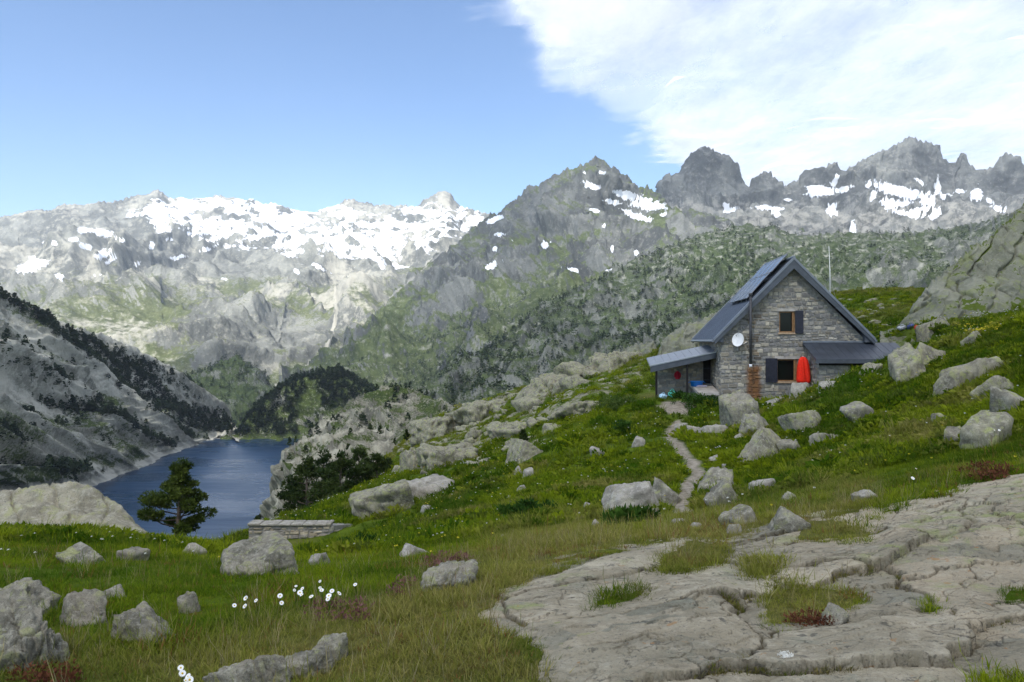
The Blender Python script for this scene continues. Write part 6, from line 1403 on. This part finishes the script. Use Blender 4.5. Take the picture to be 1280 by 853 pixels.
for i, (a, b) in enumerate(dz_):
    e = daisy(a, b, i)
    if b > 800: tag(e, 'white daisy in the tight bunch beside the long low lichen rock', 'flower', 'daisies by the low rock')
    elif b < 600: tag(e, 'lone white daisy on the right hand slope above the slab', 'flower', 'daisies on the right slope')
    elif b < 700: tag(e, 'small white flower on the brow against the lake', 'flower', 'flowers on the brow')
    elif a < 330: tag(e, 'white daisy left of the main drift in the foreground grass', 'flower', 'daisies left of the drift')
    else: tag(e, 'white daisy in the drift in the middle of the foreground grass', 'flower', 'daisies of the middle drift')
# heather and red leaved patches
M_pink = leaf_mat('heather_bloom', (.12, .055, .045), (.24, .12, .11), 9, .2); M_redl = leaf_mat('red_leaves', (.085, .030, .018), (.15, .06, .03), 9, .2)
def patch(name, px, py, rx, ry, n, mat, label, sc=1.0, cat='heather'):
    ps = []
    for _ in range(n):
        a = rgg.uniform(0, 6.28); r = math.sqrt(rgg.rand()); h = hit(px + rx * r * math.cos(a), py + ry * r * math.sin(a)); ps.append((h[0], h[1], h[2] + .02))
    y = np.mean([p[1] for p in ps]); A = []
    rg = np.random.RandomState(n); T, idx = needle_cloud(rg, ps, [(.06 * sc, .06 * sc, .05 * sc)] * n, 22, .010 * sc + .0012 * y)
    o = link(name, mesh_np(name, T, idx, 3, False), mat); o['kind'] = 'stuff'; tag(o, label, cat)
patch('heather', 556, 704, 34, 10, 40, M_pink, 'pink heather patch above the pale rough rock'); patch('heather', 502, 738, 18, 8, 14, M_pink, 'small pink heather tuft left of the pale rough rock'); patch('heather', 426, 766, 40, 13, 32, M_pink, 'dull pink heather patch right of the daisies')
patch('red_leaves', 1236, 592, 34, 8, 60, M_redl, 'dark red leaved patch at the top of the slab', 1.3, 'plant'); patch('red_leaves', 60, 852, 44, 14, 34, M_redl, 'dark red leaved patch at the bottom left corner', 1, 'plant'); patch('red_leaves', 1020, 780, 36, 6, 40, M_redl, 'reddish moss round the loose stone on the slab', .8, 'plant')
patch('white_stonecrop', 983, 828, 9, 5, 24, fl_m, 'little cushion of white flowers in a slab joint', .35, 'flower')
# leafy shrubs at the porch and in the meadow
def shrub(px, py, w, h, label, seed, n=26, ymin=0, mat=None):
    x, y, z = hit(px, py, ymin); k = y / F; rg = np.random.RandomState(seed); cs = [np.array([rg.normal() * w * k * .28, rg.normal() * w * k * .2, h * k * rg.uniform(.15, .8)]) for _ in range(n)]
    e = empty('shrub', (x, y + w * k * .2, z)); T, idx = needle_cloud(rg, cs, [(w * k * .16, w * k * .16, h * k * .28)] * n, 60, .07); link('foliage', mesh_np('foliage', T, idx, 3, False), mat or M_leaf, e)
    mb = MB()
    for c in cs[:8]: mb.tube([(0, 0, -.1), tuple(c * .6), tuple(c)], [.02, .014, .006], 5)
    mb.build('stems', M_bark, e); tag(e, label, 'shrub')
shrub(872, 514, 40, 22, 'dark green leafy shrub below the porch terrace', 1, 30, 36); shrub(851, 499, 16, 10, 'small leafy shrub between the sacks and the terrace', 2, 14, 38)
shrub(890, 509, 26, 14, 'low leafy shrub against the hut corner', 8, 16, 36); shrub(775, 512, 44, 18, 'pale green leafy herb bed left of the porch', 3, 30, 36, leaf_mat('pale_herbs', (.045, .085, .012), (.12, .17, .04), 2)); shrub(778, 543, 24, 16, 'dark leafy tuft left of the path bend', 4, 16)
shrub(782, 656, 46, 14, 'low dark shrub at the foot of the large angular boulder', 5, 22); shrub(455, 690, 40, 16, 'bright leafy clump below the wing of the stone wall', 6, 22, 14); shrub(658, 650, 60, 20, 'deep green herb clump in the hollow of the meadow', 7, 26)
# ================================================================ cloud and haze
def cloud():
    nx, ny = 210, 240
    xs = np.linspace(-7000, 9000, nx); ys = np.linspace(-6500, 15500, ny); X, Y = np.meshgrid(xs, ys)
    edge = [(-5200, -7000), (-2600, -1200), (-1900, 100), (-950, 1900), (-640, 2800), (-190, 3500), (-10, 4150), (190, 4700), (470, 5400), (880, 6150), (2050, 8500), (5200, 15600), (9500, 15600), (9500, -7000)]
    sd = poly_sd(X, Y, edge) + 230 * fbm(X / 900, Y / 900, 4, 500) + 190 * fbm(X / 260, Y / 260, 4, 501)
    dens = smooth(-80, 330, sd)
    rim = np.minimum(np.minimum(X + 7000, 9000 - X), np.minimum(Y + 6500, 15500 - Y)); dens = dens * smooth(0, 800, rim)
    thick = 30 + 330 * smooth(-100, 900, sd) * (0.65 + 0.5 * fbm(X / 1300, Y / 1300, 4, 502))
    bot = 1560 + 40 * fbm(X / 700, Y / 500, 5, 503) - 0.12 * thick; top = bot + np.maximum(thick, 25)
    keep = dens > 0.003; kf = keep[:-1, :-1] | keep[1:, :-1] | keep[:-1, 1:] | keep[1:, 1:]
    fb = grid_faces(ny, nx, kf).reshape(-1, 4); ft = fb[:, ::-1] + nx * ny
    V = np.concatenate([np.stack([X, Y, bot], -1).reshape(-1, 3), np.stack([X, Y, top], -1).reshape(-1, 3)])
    me = mesh_np('cloud', V, np.concatenate([fb[:, ::-1], ft[:, ::-1]]), 4)
    attr(me, 'cover', np.concatenate([dens.ravel(), dens.ravel()]))
    t = NT('cloud_vapour')
    n = t.noise(0.0022, 9, 0.66); n2 = t.noise(0.0009, 8, 0.66, vec=t.mapping(t.pos(), (1.0, 0.45, 1.0), (0, 0, -0.35)))
    a = t.math('ADD', t.att('cover'), t.math('MULTIPLY', t.math('SUBTRACT', n, 0.5), 1.5))
    a = t.math('MULTIPLY', t.step(a, 0.12, 0.78), t.att('cover'))
    thin = t.math('MULTIPLY', a, t.ramp(n2, [(0.38, (0.22,) * 3), (0.60, (0.64,) * 3)]))
    tr = t.n('ShaderNodeBsdfTransparent'); tl = t.n('ShaderNodeBsdfTranslucent'); tl.inputs[0].default_value = (0.82, 0.83, 0.85, 1)
    df = t.n('ShaderNodeBsdfDiffuse'); df.inputs[0].default_value = (0.82, 0.83, 0.85, 1)
    m1 = t.n('ShaderNodeMixShader'); m1.inputs[0].default_value = 0.42; t.l(tl.outputs[0], m1.inputs[1]); t.l(df.outputs[0], m1.inputs[2])
    m2 = t.n('ShaderNodeMixShader'); t.l(thin, m2.inputs[0]); t.l(tr.outputs[0], m2.inputs[1]); t.l(m1.outputs[0], m2.inputs[2])
    t.l(m2.outputs[0], t.out.inputs[0])
    o = link('cloud', me, t.m); o['kind'] = 'stuff'
    tag(o, 'large white cloud bank spreading over the right hand peaks', 'cloud')
cloud()

mb = MB(); mb.box((-8500, -400, -175), (8500, 7300, 985)); me = mb.mesh('haze')
hm = bpy.data.materials.new('haze_air'); hm.use_nodes = True; hm.node_tree.nodes.clear()
ho = hm.node_tree.nodes.new('ShaderNodeOutputMaterial'); hv = hm.node_tree.nodes.new('ShaderNodeVolumePrincipled')
hv.inputs['Color'].default_value = (0.80, 0.88, 1.0, 1); hv.inputs['Density'].default_value = 0.00006; hv.inputs['Anisotropy'].default_value = 0.25
hm.node_tree.links.new(hv.outputs[0], ho.inputs['Volume'])
haze = link('haze', me, hm); haze['kind'] = 'stuff'; tag(haze, 'thin pale blue mountain haze filling the valley', 'haze')
